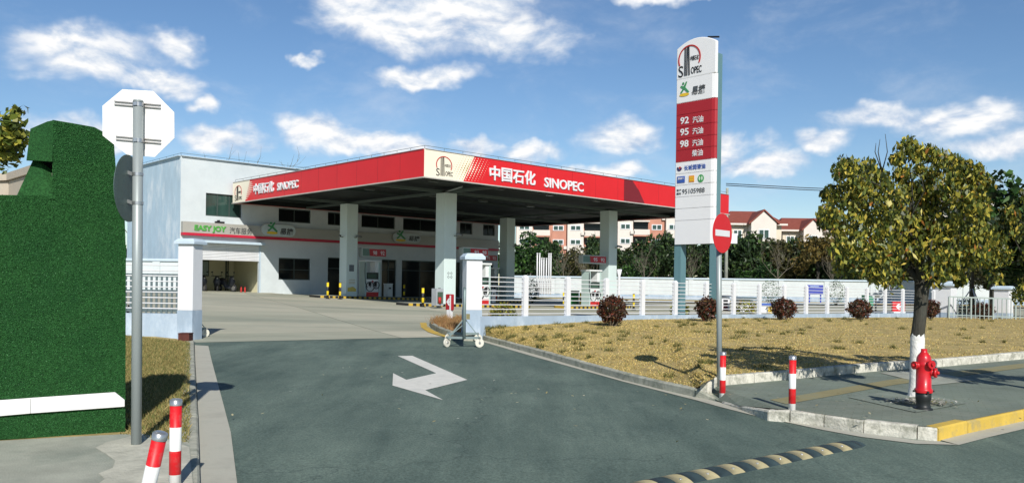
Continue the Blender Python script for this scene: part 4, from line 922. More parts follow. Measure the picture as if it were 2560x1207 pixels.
pu.text('lettering', 'SINOPEC', WHITE, *ubox(695, 747, 453.5, 473), fl, .02, .004, .06)
# beams, columns, lamps
CW = .80; CU, CV = (4.65, 18.0), (4.25, 13.8)
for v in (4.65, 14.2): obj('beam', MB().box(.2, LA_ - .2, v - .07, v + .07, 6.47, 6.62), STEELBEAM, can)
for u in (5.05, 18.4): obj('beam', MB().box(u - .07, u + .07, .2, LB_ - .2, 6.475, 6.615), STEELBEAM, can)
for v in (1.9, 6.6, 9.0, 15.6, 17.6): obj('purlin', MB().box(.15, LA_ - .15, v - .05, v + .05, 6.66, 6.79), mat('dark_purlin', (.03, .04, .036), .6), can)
for i, u in enumerate((2.4, 6.8, 10.6, 14.6, 19.8, 22.6)):
    for v in (2.4, 8.0, 15.0): obj('lamp', MB().box(u - .3, u + .3, v - .1, v + .1, 6.66, 6.775), mat('lamp_glass', (.10, .11, .10), .3), can)
for i, u in enumerate(CU):
    for j, v in enumerate(CV):
        zg = gzw(u + .4, v + .4) + .1
        c = obj('column', MB().box(u, u + CW, v, v + CW, zg, 6.48), COLUMNM, can, bevel=.03)
        if j == 0 and i == 0: obj('drain_pipe', MB().tube([(u + .25, v + .3, 6.47), (u + .25, v + .3, 6.55), (u + .15, v - 1.2, 6.7)], .05, 8), GALV, c)
        if (i, j) in ((0, 0), (0, 1)):      # small notice on the face
            fz = zg + (1.55 if j == 0 else 1.75); pn = PL((0, v, 0), (1, 0, 0)); pts = []
            m_ = MB(); cx_ = u + .38
            for k, (dx, dz) in enumerate(((-.1, .1), (.1, .1), (-.1, -.1), (.1, -.1))): pn.ring(m_, (cx_ + dx, fz + dz), .055, .08, 0, 6.28, 4, d0=.001, th=.003)
            if j == 1:
                pn.poly(m_, [(cx_ - .17, fz - .2), (cx_ + .17, fz - .2), (cx_ + .17, fz + .2), (cx_ - .17, fz + .2)], .0005, .002); obj('notice', m_, mat('grey_notice', (.12, .14, .16), .5), c)
                q_ = MB(); pn.poly(q_, [(u + .12, zg + .32), (u + .72, zg + .32), (u + .72, zg + .48), (u + .5, zg + .62), (u + .12, zg + .55)], .001, .003); obj('yellow_poster', q_, mat('dull_yellow_poster', (.55, .45, .10), .5), c)
                q_ = MB()
                for z_ in (.8, .9, 1.02): pn.poly(q_, [(u + .2, zg + z_), (u + .65, zg + z_), (u + .65, zg + z_ + .03), (u + .2, zg + z_ + .03)], .001, .002)
                obj('poster_lines', q_, mat('ochre_print', (.4, .28, .08), .5), c)
            else: obj('notice', m_, BLACK, c)

# cameras on the columns
def cctv(label, u, v, z, rz, first=None):
    p = wor(u, v, z)
    if first: return dup(first, p, rz, label)
    t = thing('security_camera', label, 'camera', p, rz, 'security cameras on the canopy columns')
    obj('bracket', MB().tube([(0, .0, 0), (0, -.18, 0), (0, -.22, .06)], .022, 8), STEELBEAM, t)
    obj('housing', MB().tube([(-.05, -.22, .1), (.28, -.3, .05)], .06, 12), mat('camera_housing', (.16, .17, .17), .4), t); obj('lens', MB().tube([(.27, -.3, .052), (.31, -.31, .045)], .04, 12), GLASS, t)
    return t
cam1 = cctv('security camera on the near front column above the wheeled gate', 5.3, 4.25, onV(1143, 590, 4.2)[2], TH)
cctv('security camera on the right face of the pump column left of centre', 5.2, 13.8, onV(890, 594, 13.8)[2], TH + .2, cam1)
cctv('security camera on the outer left face of the pump column left of centre', 4.65, 14.2, onV(862, 592, 14)[2], TH - 1.7, cam1)
cctv('security camera on the front right column before the brick apartments', 18.6, 4.25, onV(1542, 619, 4.2)[2], TH, cam1)
cctv('security camera on the far back column beside the dark trees', 18.6, 13.8, onV(1274, 616, 13.8)[2], TH, cam1)

# ================================================================== PUMP ISLANDS
HATCH = bandmat('yellow_black_hatch', (.62, .40, .03), (.012, .012, .012), .62, 1, 0, 1.0)
HATCH = bandmat('yellow_black_hatch_paint', (.50, .33, .03), (.014, .014, .014), .36, 0, 0.0, 0.0)
def island(label, u0, u1, v0, v1):
    um, vm = (u0 + u1) / 2, (v0 + v1) / 2; p = wor(um, vm, gzw(um, vm)); t = thing('pump_island', label, 'pump island', p, TH, 'pump islands under the canopy')
    a, b = (u1 - u0) / 2, (v1 - v0) / 2; N_ = 12; top = []
    for i in range(4 * N_):
        th = 2 * math.pi * i / (4 * N_); c_, s_ = math.cos(th), math.sin(th)
        x = math.copysign(abs(c_) ** .35, c_) * a; y = math.copysign(abs(s_) ** .35, s_) * b; top.append((x, y))
    zz = lambda x, y: gzw(um + x, vm + y) - p[2]
    mb = MB(); n_ = len(top); V = [(x, y, zz(x, y) - .1) for x, y in top] + [(x, y, zz(x, y) + .14) for x, y in top]
    obj('kerb', mb.add(V, [(i, (i + 1) % n_, n_ + (i + 1) % n_, n_ + i) for i in range(n_)]), HATCH, t)
    obj('top', MB().add([(x, y, zz(x, y) + .14) for x, y in top], [list(range(n_))]), PAVEC, t); return t
island('pump island around the near front column, hatched yellow and black', 2.2, 11.0, 3.85, 5.5)
island('pump island around the column left of centre before the shop', 2.6, 10.8, 13.3, 15.0)
island('pump island around the front right column behind the fence', 14.0, 20.2, 3.85, 5.5)
island('pump island around the far back column before the shop end', 14.4, 20.2, 13.3, 15.0)

PUMPW = mat('pump_white_enamel', (.70, .72, .71), .35, .04); PUMPG = mat('pump_pale_green', (.42, .53, .50), .4, .05)
def dispenser():
    t = thing('fuel_dispenser', '', 'fuel pump', group='fuel dispensers on the pump islands'); w, d, h = .56, .34, 2.28
    obj('side_panel', MB().box(-w, -w + .1, -d, d, 0, h - .1), PUMPG, t, bevel=.01); obj('side_panel', MB().box(w - .1, w, -d, d, 0, h - .1), PUMPG, t, bevel=.01)
    obj('top_beam', MB().box(-w - .04, w + .04, -d - .05, d + .05, h - .1, h), PUMPW, t, bevel=.015)
    obj('cabinet', MB().box(-w + .1, w - .1, -d + .04, d - .04, .28, 1.08), PUMPW, t)
    obj('base_panel', MB().box(-w + .1, w - .1, -d + .02, d - .02, 0, .28), mat('red_pump_panel', (.50, .02, .02), .4), t)
    obj('screen_housing', MB().box(-w + .1, w - .1, -d + .06, d - .06, 1.08, 1.50), mat('black_pump_panel', (.02, .035, .03), .3), t)
    obj('upper_panel', MB().box(.22, w - .1, -d + .06, d - .06, 1.52, h - .1), PUMPW, t)
    obj('screen', MB().box(-.34, .30, -d + .04, -d + .06, 1.16, 1.40), mat('pump_display', (.05, .10, .075), .15), t)
    for x, rr_, z in ((-.22, .29, .62), (.24, .22, .72)): obj('hose', MB().torus((x, -d - .05, z), (0, 1, 0), rr_, .022, 28, 6), DARKRUB, t)
    obj('hose', MB().tube([(-w - .03, -d - .02, 2.1), (-w - .06, -d - .06, 1.5), (-w - .02, -d - .05, .9), (-.42, -d - .06, .55)], .02, 6), DARKRUB, t)
    for x in (-.22, .2): obj('nozzle', MB().box(x - .05, x + .05, -d - .08, -d + .04, .66, .92).tube([(x, -d - .08, .7), (x - .05, -d - .13, .58)], .025, 8), BLACK, t)
    obj('keypad', MB().box(-.05, .08, -d + .03, -d + .045, .9, 1.0), REDL, t)
    return t
dp = dispenser()
def pump_at(px, v, l, first=False):
    u = onV(px, 705, v)[0]; o = dp if first else dup(dp, (0, 0, 0)); z = gzw(u, v + .35) + .14
    o.location = tuple(wor(u, v + .35, z)); o.rotation_euler = (0, 0, TH); o['label'] = l; return u
pump_at(932, 13.9, 'fuel dispenser with looped black hoses beside the column left of centre', True)
pump_at(1208, 4.4, 'fuel dispenser half hidden behind the right gate pillar')
pump_at(1232, 13.9, 'shaded fuel dispenser left of the far back column, behind the fence')
pump_at(1489, 4.4, 'fuel dispenser left of the front right column above a dark red bush')
# number boxes above the pumps
def number_box(label, x0, x1, yt, yb_, v, txt):
    a, b, c_ = onV(x0, yt, v), onV(x1, yt, v), onV((x0 + x1) / 2, yb_, v); w = (b[0] - a[0]) / 2; h = (onV((x0 + x1) / 2, yt, v)[2] - c_[2])
    p = wor((a[0] + b[0]) / 2, v, c_[2]); t = thing('pump_number_sign', label, 'sign', p, TH, 'red number boxes above the pumps')
    obj('box', MB().box(-w, w, 0, .35, 0, h), mat('pale_sign_box', (.42, .46, .44), .4), t, bevel=.01)
    pl = PL((0, 0, 0), (1, 0, 0)); f = pl.poly(MB(), [(-w * .35, .07), (w - .03, .07), (w - .03, h - .06), (-w * .42, h - .06)], .001, .008); o = obj('red_face', f, mat('red_number_face', (.42, .02, .03), .35), t)
    obj('green_face', pl.poly(MB(), [(-w + .05, .07), (-w * .35, .07), (-w * .42, h - .06), (-w + .05, h - .06)], .001, .006), mat('grey_green_face', (.12, .20, .17), .4), t)
    pl.text('lettering', txt[0], WHITE, -w * .1, w * .22, h * .27, h * .7, o, .01, .009); pl.text('lettering', txt[1], WHITE, w * .52, w * .84, h * .27, h * .7, o, .01, .009)
number_box('red number box 98 and 92 at the column left of centre', 905, 966, 620, 643, 13.85, ('98', '92'))
number_box('red number box 93 and 98 partly behind the right gate pillar', 1157, 1221, 619, 641, 4.3, ('93', '98'))
number_box('darker red number box 95 and 92 left of the far back column', 1196, 1243, 636, 653, 13.85, ('95', '92'))
number_box('red number box 95 and 92 left of the front right column', 1457, 1516, 638, 659, 4.3, ('95', '92'))

# guard posts
def guard():
    t = thing('guard_post', '', 'bollard', group='yellow and black guard posts')
    obj('post', MB().tube([(0, 0, 0), (0, 0, .98)], .065, 14), bandmat('yellow_black_bands', (.010, .010, .012), (.75, .55, .02), .48, 2, .02), t); obj('foot', MB().box(-.13, .13, -.13, .13, 0, .03).tube([(0, 0, .03), (0, 0, .1)], .085, 12), BLACK, t); return t
gd = guard(); first = True
for px, y, l in ((819, 747, 'yellow black guard post left of the column left of centre'), (850, 748, 'yellow black guard post just before the column left of centre'), (1010, 745, 'shaded guard post by the white notice board'),
              (1057, 767, 'guard post standing alone in the gap left of the near front column'), (1098, 768, 'guard post before the grey cabinet at the near front column'), (1270, 752, 'guard post behind the yellow green bush at the fence'),
              (1409, 768, 'guard post behind the second fence post right of the bush'), (1451, 768, 'guard post by the green bin at the front right pump'), (1584, 775, 'guard post right of the dark red bush behind the fence')):
    q = Gz(px, y, .0); o = gd if first else dup(gd, (0, 0, 0)); first = False; o.location = tuple(q); o['label'] = l
# cabinets, bins, boards
def boxthing(name, label, cat, px0, px1, yt, yb_, depth, m, rz=TH, face=None, bev=.012, h0=.0):
    q = Gz((px0 + px1) / 2, yb_, h0); sc = q[1] / FPX; w, h = (px1 - px0) * sc / 2, (yb_ - yt) * sc; w = w * (1.0 if rz == 0 else .8)
    t = thing(name, label, cat, q, rz); obj('body', MB().box(-w, w, 0, depth, 0, h), m, t, bevel=bev)
    if face: face(t, w, h)
    return t
def f_ext(t, w, h):
    obj('window', MB().box(-w * .75, w * .75, -.012, .0, h * .12, h * .8), mat('dull_green_pane', (.06, .10, .07), .2), t); obj('extinguisher', MB().tube([(-w * .2, -.03, h * .14), (-w * .2, -.03, h * .5)], w * .35, 10), REDL, t)
boxthing('extinguisher_cabinet', 'grey cabinet with extinguisher beside the near front column', 'cabinet', 1086, 1114, 721, 764, .4, mat('grey_cabinet', (.34, .36, .38), .5), face=f_ext, h0=.14)
def f_lab(t, w, h): obj('label_plate', MB().box(-w * .4, w * .4, -.008, 0, h * .62, h * .75), GREYTXT, t); obj('lid', MB().box(-w * 1.05, w * 1.05, -.02, .42, h, h + .04), WHITE, t)
boxthing('white_cabinet', 'white waist high cabinet right of the left pump', 'cabinet', 964, 985, 710, 742, .4, mat('greyish_white_cabinet', (.55, .60, .60), .5), face=f_lab, h0=.1)
boxthing('white_cabinet', 'white cabinet with dark label behind the yellow green bush', 'cabinet', 1227, 1242, 724, 756, .4, WHITE, face=f_lab, h0=.14)
def f_bin(t, w, h): obj('lid', MB().box(-w * 1.1, w * 1.1, -.05, .5, h, h + .07), mat('dark_green_lid', (.02, .08, .03), .5), t, bevel=.02); obj('wheel', MB().tube([(-w, .45, .08), (w, .45, .08)], .08, 12), BLACK, t)
GBIN = mat('green_bin_plastic', (.03, .20, .06), .45)
boxthing('wheelie_bin', 'green wheelie bin between white cabinet and gate pillar', 'bin', 1212, 1227, 722, 757, .5, GBIN, face=f_bin, h0=.1)
boxthing('wheelie_bin', 'green wheelie bin beside the front right pump behind the fence', 'bin', 1437, 1450, 729, 764, .5, GBIN, face=f_bin, h0=.1)
def f_board(t, w, h):
    obj('sheet', MB().box(-w * .82, w * .82, -.012, 0, h * .22, h * .95), mat('printed_sheet', (.45, .50, .46), .5, .5, 30), t); obj('red_foot', MB().box(-w, w, -.014, 0, .02, h * .2), MAROON, t)
boxthing('notice_board', 'tall narrow white notice board before the shop door', 'notice board', 996, 1012, 682, 742, .12, mat('board_grey', (.4, .44, .42), .5), face=f_board)
q = Gz(1028, 737); t = thing('sandwich_board', 'leaning white poster stand before the shop glass', 'poster', q, TH)
obj('front_sheet', MB().prism([(-.3, -.12, .02), (.32, -.12, .02), (.22, .12, .95), (-.34, .12, .95)], (0, .02, 0)), mat('bluish_poster', (.45, .50, .58), .5, .35, 9), t); obj('back_leg', MB().bar((-.25, .45, 0), (-.25, .14, .9), .03).bar((.25, .45, 0), (.18, .14, .9), .03), STEELBEAM, t)

# ================================================================== STATION BUILDING (same local axes; front wall at VW)
VW, BU0, BU1, BD = 19.8, -3.14, 22.6, 9.0
BZ0, BZ1 = .4, 9.08
sb = thing('station_building', 'two storey white station building with grey sign band and half open roller shutter', 'building', (P0[0], P0[1], 0), TH)
Wp = lambda x, y: onV(x, y, VW)
def hole(x0, y0, x1, y1): a, b = Wp(x0, y0), Wp(x1, y1); return [a[0], b[0], min(a[2], b[2]), max(a[2], b[2])]
gar = [Wp(470, 700)[0], Wp(648, 700)[0], .4, Wp(560, 610)[2]]
wins = {'gw': hole(697, 644, 776, 700), 'w2': hole(515, 482, 604, 545), 's1': hole(697, 520, 777, 559), 's2': hole(820, 530, 858, 567), 's3': hole(904, 541, 988, 574), 's4': hole(1008, 548, 1096, 580), 's5': hole(1150, 560, 1181, 590), 's6': hole(1208, 563, 1237, 595),
        'door1': hole(820, 640, 855, 738), 'door2': hole(955, 642, 990, 742), 'shop': hole(1005, 645, 1096, 745), 'shop2': hole(1110, 650, 1150, 745), 'door3': hole(1208, 660, 1232, 745)}
zs2 = wins['s1'][2], wins['s1'][3]
for k in ('s2', 's3', 's4', 's5', 's6'): wins[k][2:] = zs2
for k in ('door1', 'door2', 'shop', 'shop2', 'door3'): wins[k][2] = .62; wins[k][3] = 3.35
holes = [gar] + list(wins.values())
us = sorted({BU0, BU1} | {x for h in holes for x in h[:2]}); zs = sorted({BZ0, BZ1} | {x for h in holes for x in h[2:]})
mb = MB(); T_ = .24
inh = lambda u, z: any(h[0] - 1e-6 < u < h[1] + 1e-6 and h[2] - 1e-6 < z < h[3] + 1e-6 for h in holes)
for i in range(len(us) - 1):
    for j in range(len(zs) - 1):
        a, b, c_, d_ = us[i], us[i + 1], zs[j], zs[j + 1]
        if inh((a + b) / 2, (c_ + d_) / 2): continue
        mb.add([(a, VW, c_), (b, VW, c_), (b, VW, d_), (a, VW, d_)], [(0, 1, 2, 3)]); mb.add([(a, VW + T_, c_), (b, VW + T_, c_), (b, VW + T_, d_), (a, VW + T_, d_)], [(3, 2, 1, 0)])
for h in holes:
    a, b, c_, d_ = h; mb.add([(a, VW, c_), (b, VW, c_), (b, VW, d_), (a, VW, d_), (a, VW + T_, c_), (b, VW + T_, c_), (b, VW + T_, d_), (a, VW + T_, d_)], [(0, 4, 5, 1), (1, 5, 6, 2), (2, 6, 7, 3), (3, 7, 4, 0)])
wall = obj('wall', mb, WHITEWALL, sb)
mb = MB(); x0, x1, y0, y1 = BU0, BU1, VW, VW + BD
mb.add([(x1, y0, BZ0), (x1, y1, BZ0), (x0, y1, BZ0), (x1, y0, BZ1), (x1, y1, BZ1), (x0, y1, BZ1)], [(0, 1, 4, 3), (1, 2, 5, 4)]); obj('wall', mb, WHITEWALL, sb)
obj('side_wall', MB().add([(x0, y0, BZ0), (x0, y1, BZ0), (x0, y1, BZ1), (x0, y0, BZ1)], [(0, 3, 2, 1)]), BLUEWALL, sb)
rf = obj('roof', MB().box(x0 + .01, x1 - .01, y0 + .26, y1 - .01, BZ1 - .5, BZ1 - .4), CONC, sb)
mb = MB()
for a, b in (((x0, y0), (x1, y0)), ((x0, y0), (x0, y1)), ((x1, y0), (x1, y1)), ((x0, y1), (x1, y1))): mb.bar((*a, BZ1 + .02), (*b, BZ1 + .02), .30, .045)
obj('parapet_cap', mb, CAPBLUE, rf)
mb = MB()
for a, b, n_ in (((x0, y0), (x1, y0), 18), ((x0, y0), (x0, y1), 8)):
    mb.tube([(*a, BZ1 + .18), (*b, BZ1 + .18)], .011, 5)
    for i in range(n_ + 1): X, Y = a[0] + (b[0] - a[0]) * i / n_, a[1] + (b[1] - a[1]) * i / n_; mb.tube([(X, Y, BZ1), (X, Y, BZ1 + .18)], .01, 5)
obj('lightning_wire', mb, STEELBEAM, rf)
# windows and doors
for k, h in wins.items():
    a, b, c_, d_ = h; dr = k.startswith('door') or k.startswith('shop'); fw = .07
    m_ = MB(); vv = VW + .1
    for A_, B_, C_, D_ in ((a, b, c_, c_ + fw), (a, b, d_ - fw, d_), (a, a + fw, c_ + fw, d_ - fw), (b - fw, b, c_ + fw, d_ - fw)): m_.box(A_, B_, vv, vv + .07, C_, D_)
    nv = 3 if k == 'w2' else 2 if (b - a) > 1.2 else 1
    for i in range(1, nv): X = a + (b - a) * i / nv; m_.box(X - .03, X + .03, vv, vv + .07, c_ + fw, d_ - fw)
    if k == 'gw' or dr: z_ = c_ + (d_ - c_) * (.45 if k == 'gw' else .72); m_.box(a + fw, b - fw, vv + .005, vv + .065, z_, z_ + .05)
    o = obj('door' if k.startswith('door') else 'window', m_, FRAMEDK, sb)
    obj('pane', MB().box(a + .02, b - .02, vv + .03, vv + .04, c_ + .02, d_ - .02), GLASSGREEN if k == 'w2' else GLASS, o)
# sign band
za, zb_ = Wp(457.4, 553.5)[2], Wp(458, 587.7)[2]; sv = VW - .32; b0 = onV(457.4, 560, sv)[0]
sg = obj('sign_band', MB().box(b0, BU1 - .2, sv, VW - .01, zb_ + .16, za), SIGNGREY, sb); obj('red_strip', MB().box(b0 - .004, BU1 - .2, sv - .02, VW - .012, zb_, zb_ + .16), mat('red_strip_plastic', (.50, .02, .05), .4), sg)
ps = PL((0, sv, 0), (1, 0, 0)); SV_ = lambda x, y: onV(x, y, sv)
def sbox(x0, x1, yt, yb_): xm = (x0 + x1) / 2; return SV_(x0, yt)[0], SV_(x1, yt)[0], SV_(xm, yb_)[2], SV_(xm, yt)[2]
ps.text('lettering', 'EASY JOY', GREENL, *sbox(486, 565, 564, 581.5), sg, .035, .004, .05)
ps.text('lettering', '汽车服务', GREYTXT, *sbox(574, 630, 569.5, 585.5), sg, .0, .004, .02)
def pill(label_x0, label_x1, yt, yb_, fig, txt):
    a, b, c_, d_ = sbox(label_x0, label_x1, yt, yb_); r_ = (d_ - c_) / 2; pts = [(b - r_ + r_ * math.cos(t), c_ + r_ + r_ * math.sin(t)) for t in np.linspace(-math.pi / 2, math.pi / 2, 10)] + [(a + r_ + r_ * math.cos(t), c_ + r_ + r_ * math.sin(t)) for t in np.linspace(math.pi / 2, 1.5 * math.pi, 10)]
    o = obj('pill_sign', ps.poly(MB(), pts, .002, .14), SIGNGREY, sg); i = obj('pill_face', ps.poly(MB(), [((x - (a + b) / 2) * .97 + (a + b) / 2, (z - c_ - r_) * .92 + c_ + r_) for x, z in pts], .143, .004), mat('pale_pill_face', (.48, .54, .54), .4), sg)
    q_ = sbox(*fig); figure_logo(ps, q_[0], q_[2], q_[1] - q_[0], q_[3] - q_[2], i, .15); ps.text('lettering', '易捷', GREYTXT, *sbox(*txt), i, .02, .15, .02, shear=.12)
pill(650, 738, 561, 592, (664, 692, 555, 586), (697, 730, 571, 587))
pill(979, 1050, 582, 607, (986, 1012, 576, 604), (1018, 1046, 590, 603))
# awning and roller shutter
a, b = Wp(480, 600), Wp(652, 615); obj('awning', MB().box(gar[0] - .1, b[0] + .05, VW - .55, VW - .005, gar[3] + .02, gar[3] + .17), CAPBLUE, sb)
sh = MB(); zt3 = gar[3]; zb3 = Wp(560, 651)[2]; n_ = 11
for i in range(n_):
    z_ = zt3 - (zt3 - zb3) * (i + 1) / n_; z2 = zt3 - (zt3 - zb3) * i / n_
    sh.add([(gar[0], VW + .07, z_), (gar[1], VW + .07, z_), (gar[1], VW + .035, (z_ + z2) / 2), (gar[0], VW + .035, (z_ + z2) / 2), (gar[1], VW + .07, z2 - .008), (gar[0], VW + .07, z2 - .008)], [(0, 1, 2, 3), (3, 2, 4, 5)])
obj('roller_shutter', sh, WHITE, sb); obj('shutter_rail', MB().box(gar[1] - .0, gar[1] + .09, VW - .025, VW + .1, .5, zt3), CAPBLUE, sb)
# lamps on the sign band
obj('flood_lamp', MB().box(*(SV_(540, 555)[0], SV_(562, 555)[0]), sv + .02, sv + .2, za + .005, za + .12).box(SV_(546, 555)[0], SV_(550, 555)[0], sv + .0, sv + .22, za + .1, za + .2), BLACK, sb)
# garage room
gw0, gw1, gd = BU0 + .3, gar[1] + .7, 5.2; zf = .93
room = MB().add([(gw0, VW + T_, zf), (gw1, VW + T_, zf), (gw1, VW + gd, zf), (gw0, VW + gd, zf), (gw0, VW + T_, 4.2), (gw1, VW + T_, 4.2), (gw1, VW + gd, 4.2), (gw0, VW + gd, 4.2)], [(2, 6, 7, 3), (0, 3, 7, 4), (1, 5, 6, 2), (4, 7, 6, 5)])
obj('room_wall', room, mat('cream_room_wall', (.66, .63, .45), .8, .06, 2), sb)
obj('room_floor', MB().box(gw0, gw1, VW - .35, VW + gd, .3, zf), CONC, sb)
obj('ramp', MB().prism([(gar[0] - .5, VW - 1.9, gzw(0, VW - 1.9) - .02), (gar[0] - .5, VW - .34, zf), (gar[0] - .5, VW - .34, .3)], (gar[1] - gar[0] + 1.2, 0, 0)), CONC, sb)
g = onV(486, 650, VW + gd - .05); g2_ = onV(522, 690, VW + gd - .05); o = obj('window', MB().box(g[0], g2_[0], VW + gd - .08, VW + gd - .01, g2_[2], g[2]), FRAMEDK, sb)
mm = (g[0] + g2_[0]) / 2
obj('pane', MB().box(g[0] + .07, mm - .04, VW + gd - .1, VW + gd - .081, g2_[2] + .07, g[2] - .07), mat('sky_lit_pane', (.30, .38, .38), .2), o); obj('pane', MB().box(mm + .04, g2_[0] - .07, VW + gd - .1, VW + gd - .081, g2_[2] + .07, g[2] - .07), mat('sky_lit_pane', (.30, .38, .38), .2), o)
obj('wall_pipe', MB().tube([(*onV(565, 700, VW + gd - .1)[:2], zf), (*onV(565, 700, VW + gd - .1)[:2], 4.1)], .05, 8).tube([(*onV(570, 700, VW + gd - .1)[:2], zf), (*onV(570, 700, VW + gd - .1)[:2], 4.1)], .04, 8), STEELBEAM, sb)
# scooters
def scooter():
    t = thing('motor_scooter', '', 'scooter', group='scooters parked in the garage'); DK = mat('dark_scooter_paint', (.03, .035, .05), .35)
    for x in (-.62, .62): w_ = obj('wheel', MB().torus((x, 0, .26), (0, 1, 0), .2, .06, 20, 8), DARKRUB, t); obj('rim', MB().tube([(x, -.03, .26), (x, .03, .26)], .14, 14), CHROME, w_)
    obj('body', MB().tube([(-.8, 0, .62), (-.55, 0, .66), (-.1, 0, .58), (.0, 0, .36), (.3, 0, .32), (.5, 0, .5)], [.09, .17, .17, .14, .13, .1], 12), DK, t)
    obj('front_shield', MB().tube([(.42, 0, .4), (.5, 0, .7), (.42, 0, 1.0)], [.16, .22, .12], 12), DK, t); obj('fork', MB().tube([(.62, 0, .26), (.42, 0, 1.02)], .035, 8), CHROME, t)
    obj('handlebar', MB().tube([(.32, -.34, 1.05), (.42, -.1, 1.03), (.42, .1, 1.03), (.32, .34, 1.05)], .022, 8), BLACK, t); obj('seat', MB().tube([(-.75, 0, .78), (-.4, 0, .8), (-.02, 0, .74)], [.08, .14, .1], 10), BLACK, t)
    obj('headlight', MB().ball((.56, 0, .86), .08), CHROME, t)
    for y in (-.3, .3): obj('mirror', MB().tube([(.38, y * .8, 1.05), (.36, y, 1.25)], .01, 6).ball((.36, y, 1.28), (.02, .07, .05), 10, 6), BLACK, t)
    return t
s0 = scooter(); q = wor(*onV(500, 700, VW + 2.6)[:2], zf); s0.location = tuple(q); s0.rotation_euler = (0, 0, TH - 1.5); s0['label'] = 'dark scooter facing out below the garage window'
dup(s0, wor(*onV(541, 700, VW + 2.9)[:2], zf), TH - 1.9, 'dark scooter in the middle of the garage'); dup(s0, wor(*onV(566, 700, VW + 2.5)[:2], zf), TH - 1.2, 'dark scooter at the garage back wall pipes')
q = wor(*onV(608, 700, VW + 1.2)[:2], zf); t = thing('fire_extinguisher', 'red fire extinguishers standing at the garage right wall', 'extinguisher', q, TH)
for x in (-.13, .13): o = obj('cylinder', MB().lathe([(.055, 0), (.055, .28), (.02, .34), (.02, .38)], 12, (x, 0, 0)), REDL, t); obj('valve', MB().box(x - .05, x + .05, -.02, .02, .37, .41), BLACK, o)

# ================================================================== BEYOND THE STATION: walls, pipes, poles
def far_wall(label, a, b, z0, z1, m=WHITEWALL, pil=4.2):
    a, b = np.array(a, float), np.array(b, float); L_ = np.linalg.norm(b - a); d = (b - a) / L_; ang = math.atan2(d[1], d[0])
    t = thing('boundary_wall', label, 'wall', (a[0], a[1], z0), ang); obj('wall_face', MB().box(0, L_, 0, .24, -.6, z1 - z0), m, t); obj('cap', MB().box(-.05, L_ + .05, -.12, .36, z1 - z0, z1 - z0 + .16), CAPBLUE, t, bevel=.03)
    obj('plinth', MB().box(0, L_, -.02, 0, -.6, .28), BLUEPAINT, t)
    for i in range(int(L_ / pil) + 1): obj('pilaster', MB().box(i * pil, i * pil + .45, -.07, -.001, .28, z1 - z0 - .001), m, t)
    return t
wz = P(1620, 697, 80)[2]
far_wall('long white boundary wall with pale blue cap behind the forecourt', (.0, 81.0), (54, 77.2), P(1620, 744, 80)[2], wz)
far_wall('white boundary wall behind the left fence beyond the building corner', (-34, 51), (-19.8, 50.0), .6, P(340, 652, 50)[2])
# fuel tank vents
q = Gz(1362, 736); sc = 66 / FPX; q = P(1362, 736, 76); sc = 76 / FPX; vt = thing('vent_pipes', 'cluster of tall white tank vent pipes in a low white cage', 'vent pipes', q)
for i, x in enumerate((-20, -14, -9, -3.5, 3, 9, 14)):
    h = (100 if i in (0, 1, 5, 6) else 88) * sc; obj('pipe', MB().tube([(x * sc, 0, 0), (x * sc, 0, h)], .06, 8).tube([(x * sc, 0, h), (x * sc, 0, h + .12)], .085, 8), WHITE, vt)
m_ = MB()
for z in (.15, .85, 1.45): m_.bar((-.85, -.5, z), (.75, -.5, z), .05)
for i in range(13): m_.bar((-.85 + i * .133, -.5, 0), (-.85 + i * .133, -.5, 1.45), .03)
obj('cage', m_, WHITE, vt)
# noticeboards, bin, red arrow board, kiosk and small things by the fence
def at_depth(px, py, Y): return P(px, py, Y)
q = P(2038, 748, 70); sc = q[1] / FPX; t = thing('blue_notice_board', 'blue notice board on two legs before the boundary wall', 'notice board', q)
obj('panel', MB().box(-20 * sc, 20 * sc, 0, .1, 12 * sc, 36 * sc), mat('blue_board_enamel', (.05, .07, .36), .4), t, bevel=.03)
obj('title_bar', MB().box(-13 * sc, 9 * sc, -.012, 0, 31 * sc, 33.5 * sc), mat('pale_blue_print', (.3, .38, .6), .5), t)
for x in (-14, 14): obj('leg', MB().box(x * sc - .05, x * sc + .05, .02, .08, -.3, 12 * sc), mat('blue_board_enamel', (.05, .07, .36), .4), t)
q = P(2177, 766, 44); sc = q[1] / FPX; t = thing('clothing_bin', 'green tilted bin behind the dark red bush right of the fence', 'bin', q, .3); obj('body', MB().prism([(-8 * sc, 0, 0), (8 * sc, 0, 0), (8 * sc, 0, 24 * sc), (-2 * sc, 0, 26 * sc), (-9 * sc, 0, 29 * sc)], (0, .5, 0)), mat('teal_green_bin', (.05, .24, .14), .5), t, bevel=.02); obj('foot', MB().box(-8 * sc, 8 * sc, .05, .45, -.25, 0), BLACK, t)
q = P(2247, 780, 47.5); sc = q[1] / FPX; t = thing('arrow_board', 'bright red board with white arrow behind the far fence posts', 'sign', q, .05); obj('board', MB().box(-16 * sc, 16 * sc, 0, .15, 1 * sc, 26 * sc), mat('bright_red_board', (.60, .02, .025), .4), t, bevel=.01)
pl = PL((0, 0, 0), (1, 0, 0)); z0 = 14 * sc; w = sc
obj('arrow', pl.poly(MB(), [(-8 * w, z0), (-1 * w, z0 + 8 * w), (4 * w, z0 + 8 * w), (0, z0 + 2.5 * w), (9 * w, z0 + 2.5 * w), (9 * w, z0 - 2.5 * w), (0, z0 - 2.5 * w), (4 * w, z0 - 8 * w), (-1 * w, z0 - 8 * w)], .002, .006), WHITE, t); obj('foot', MB().box(-15 * sc, 15 * sc, -.1, .25, -.5, sc), WHITE, t)
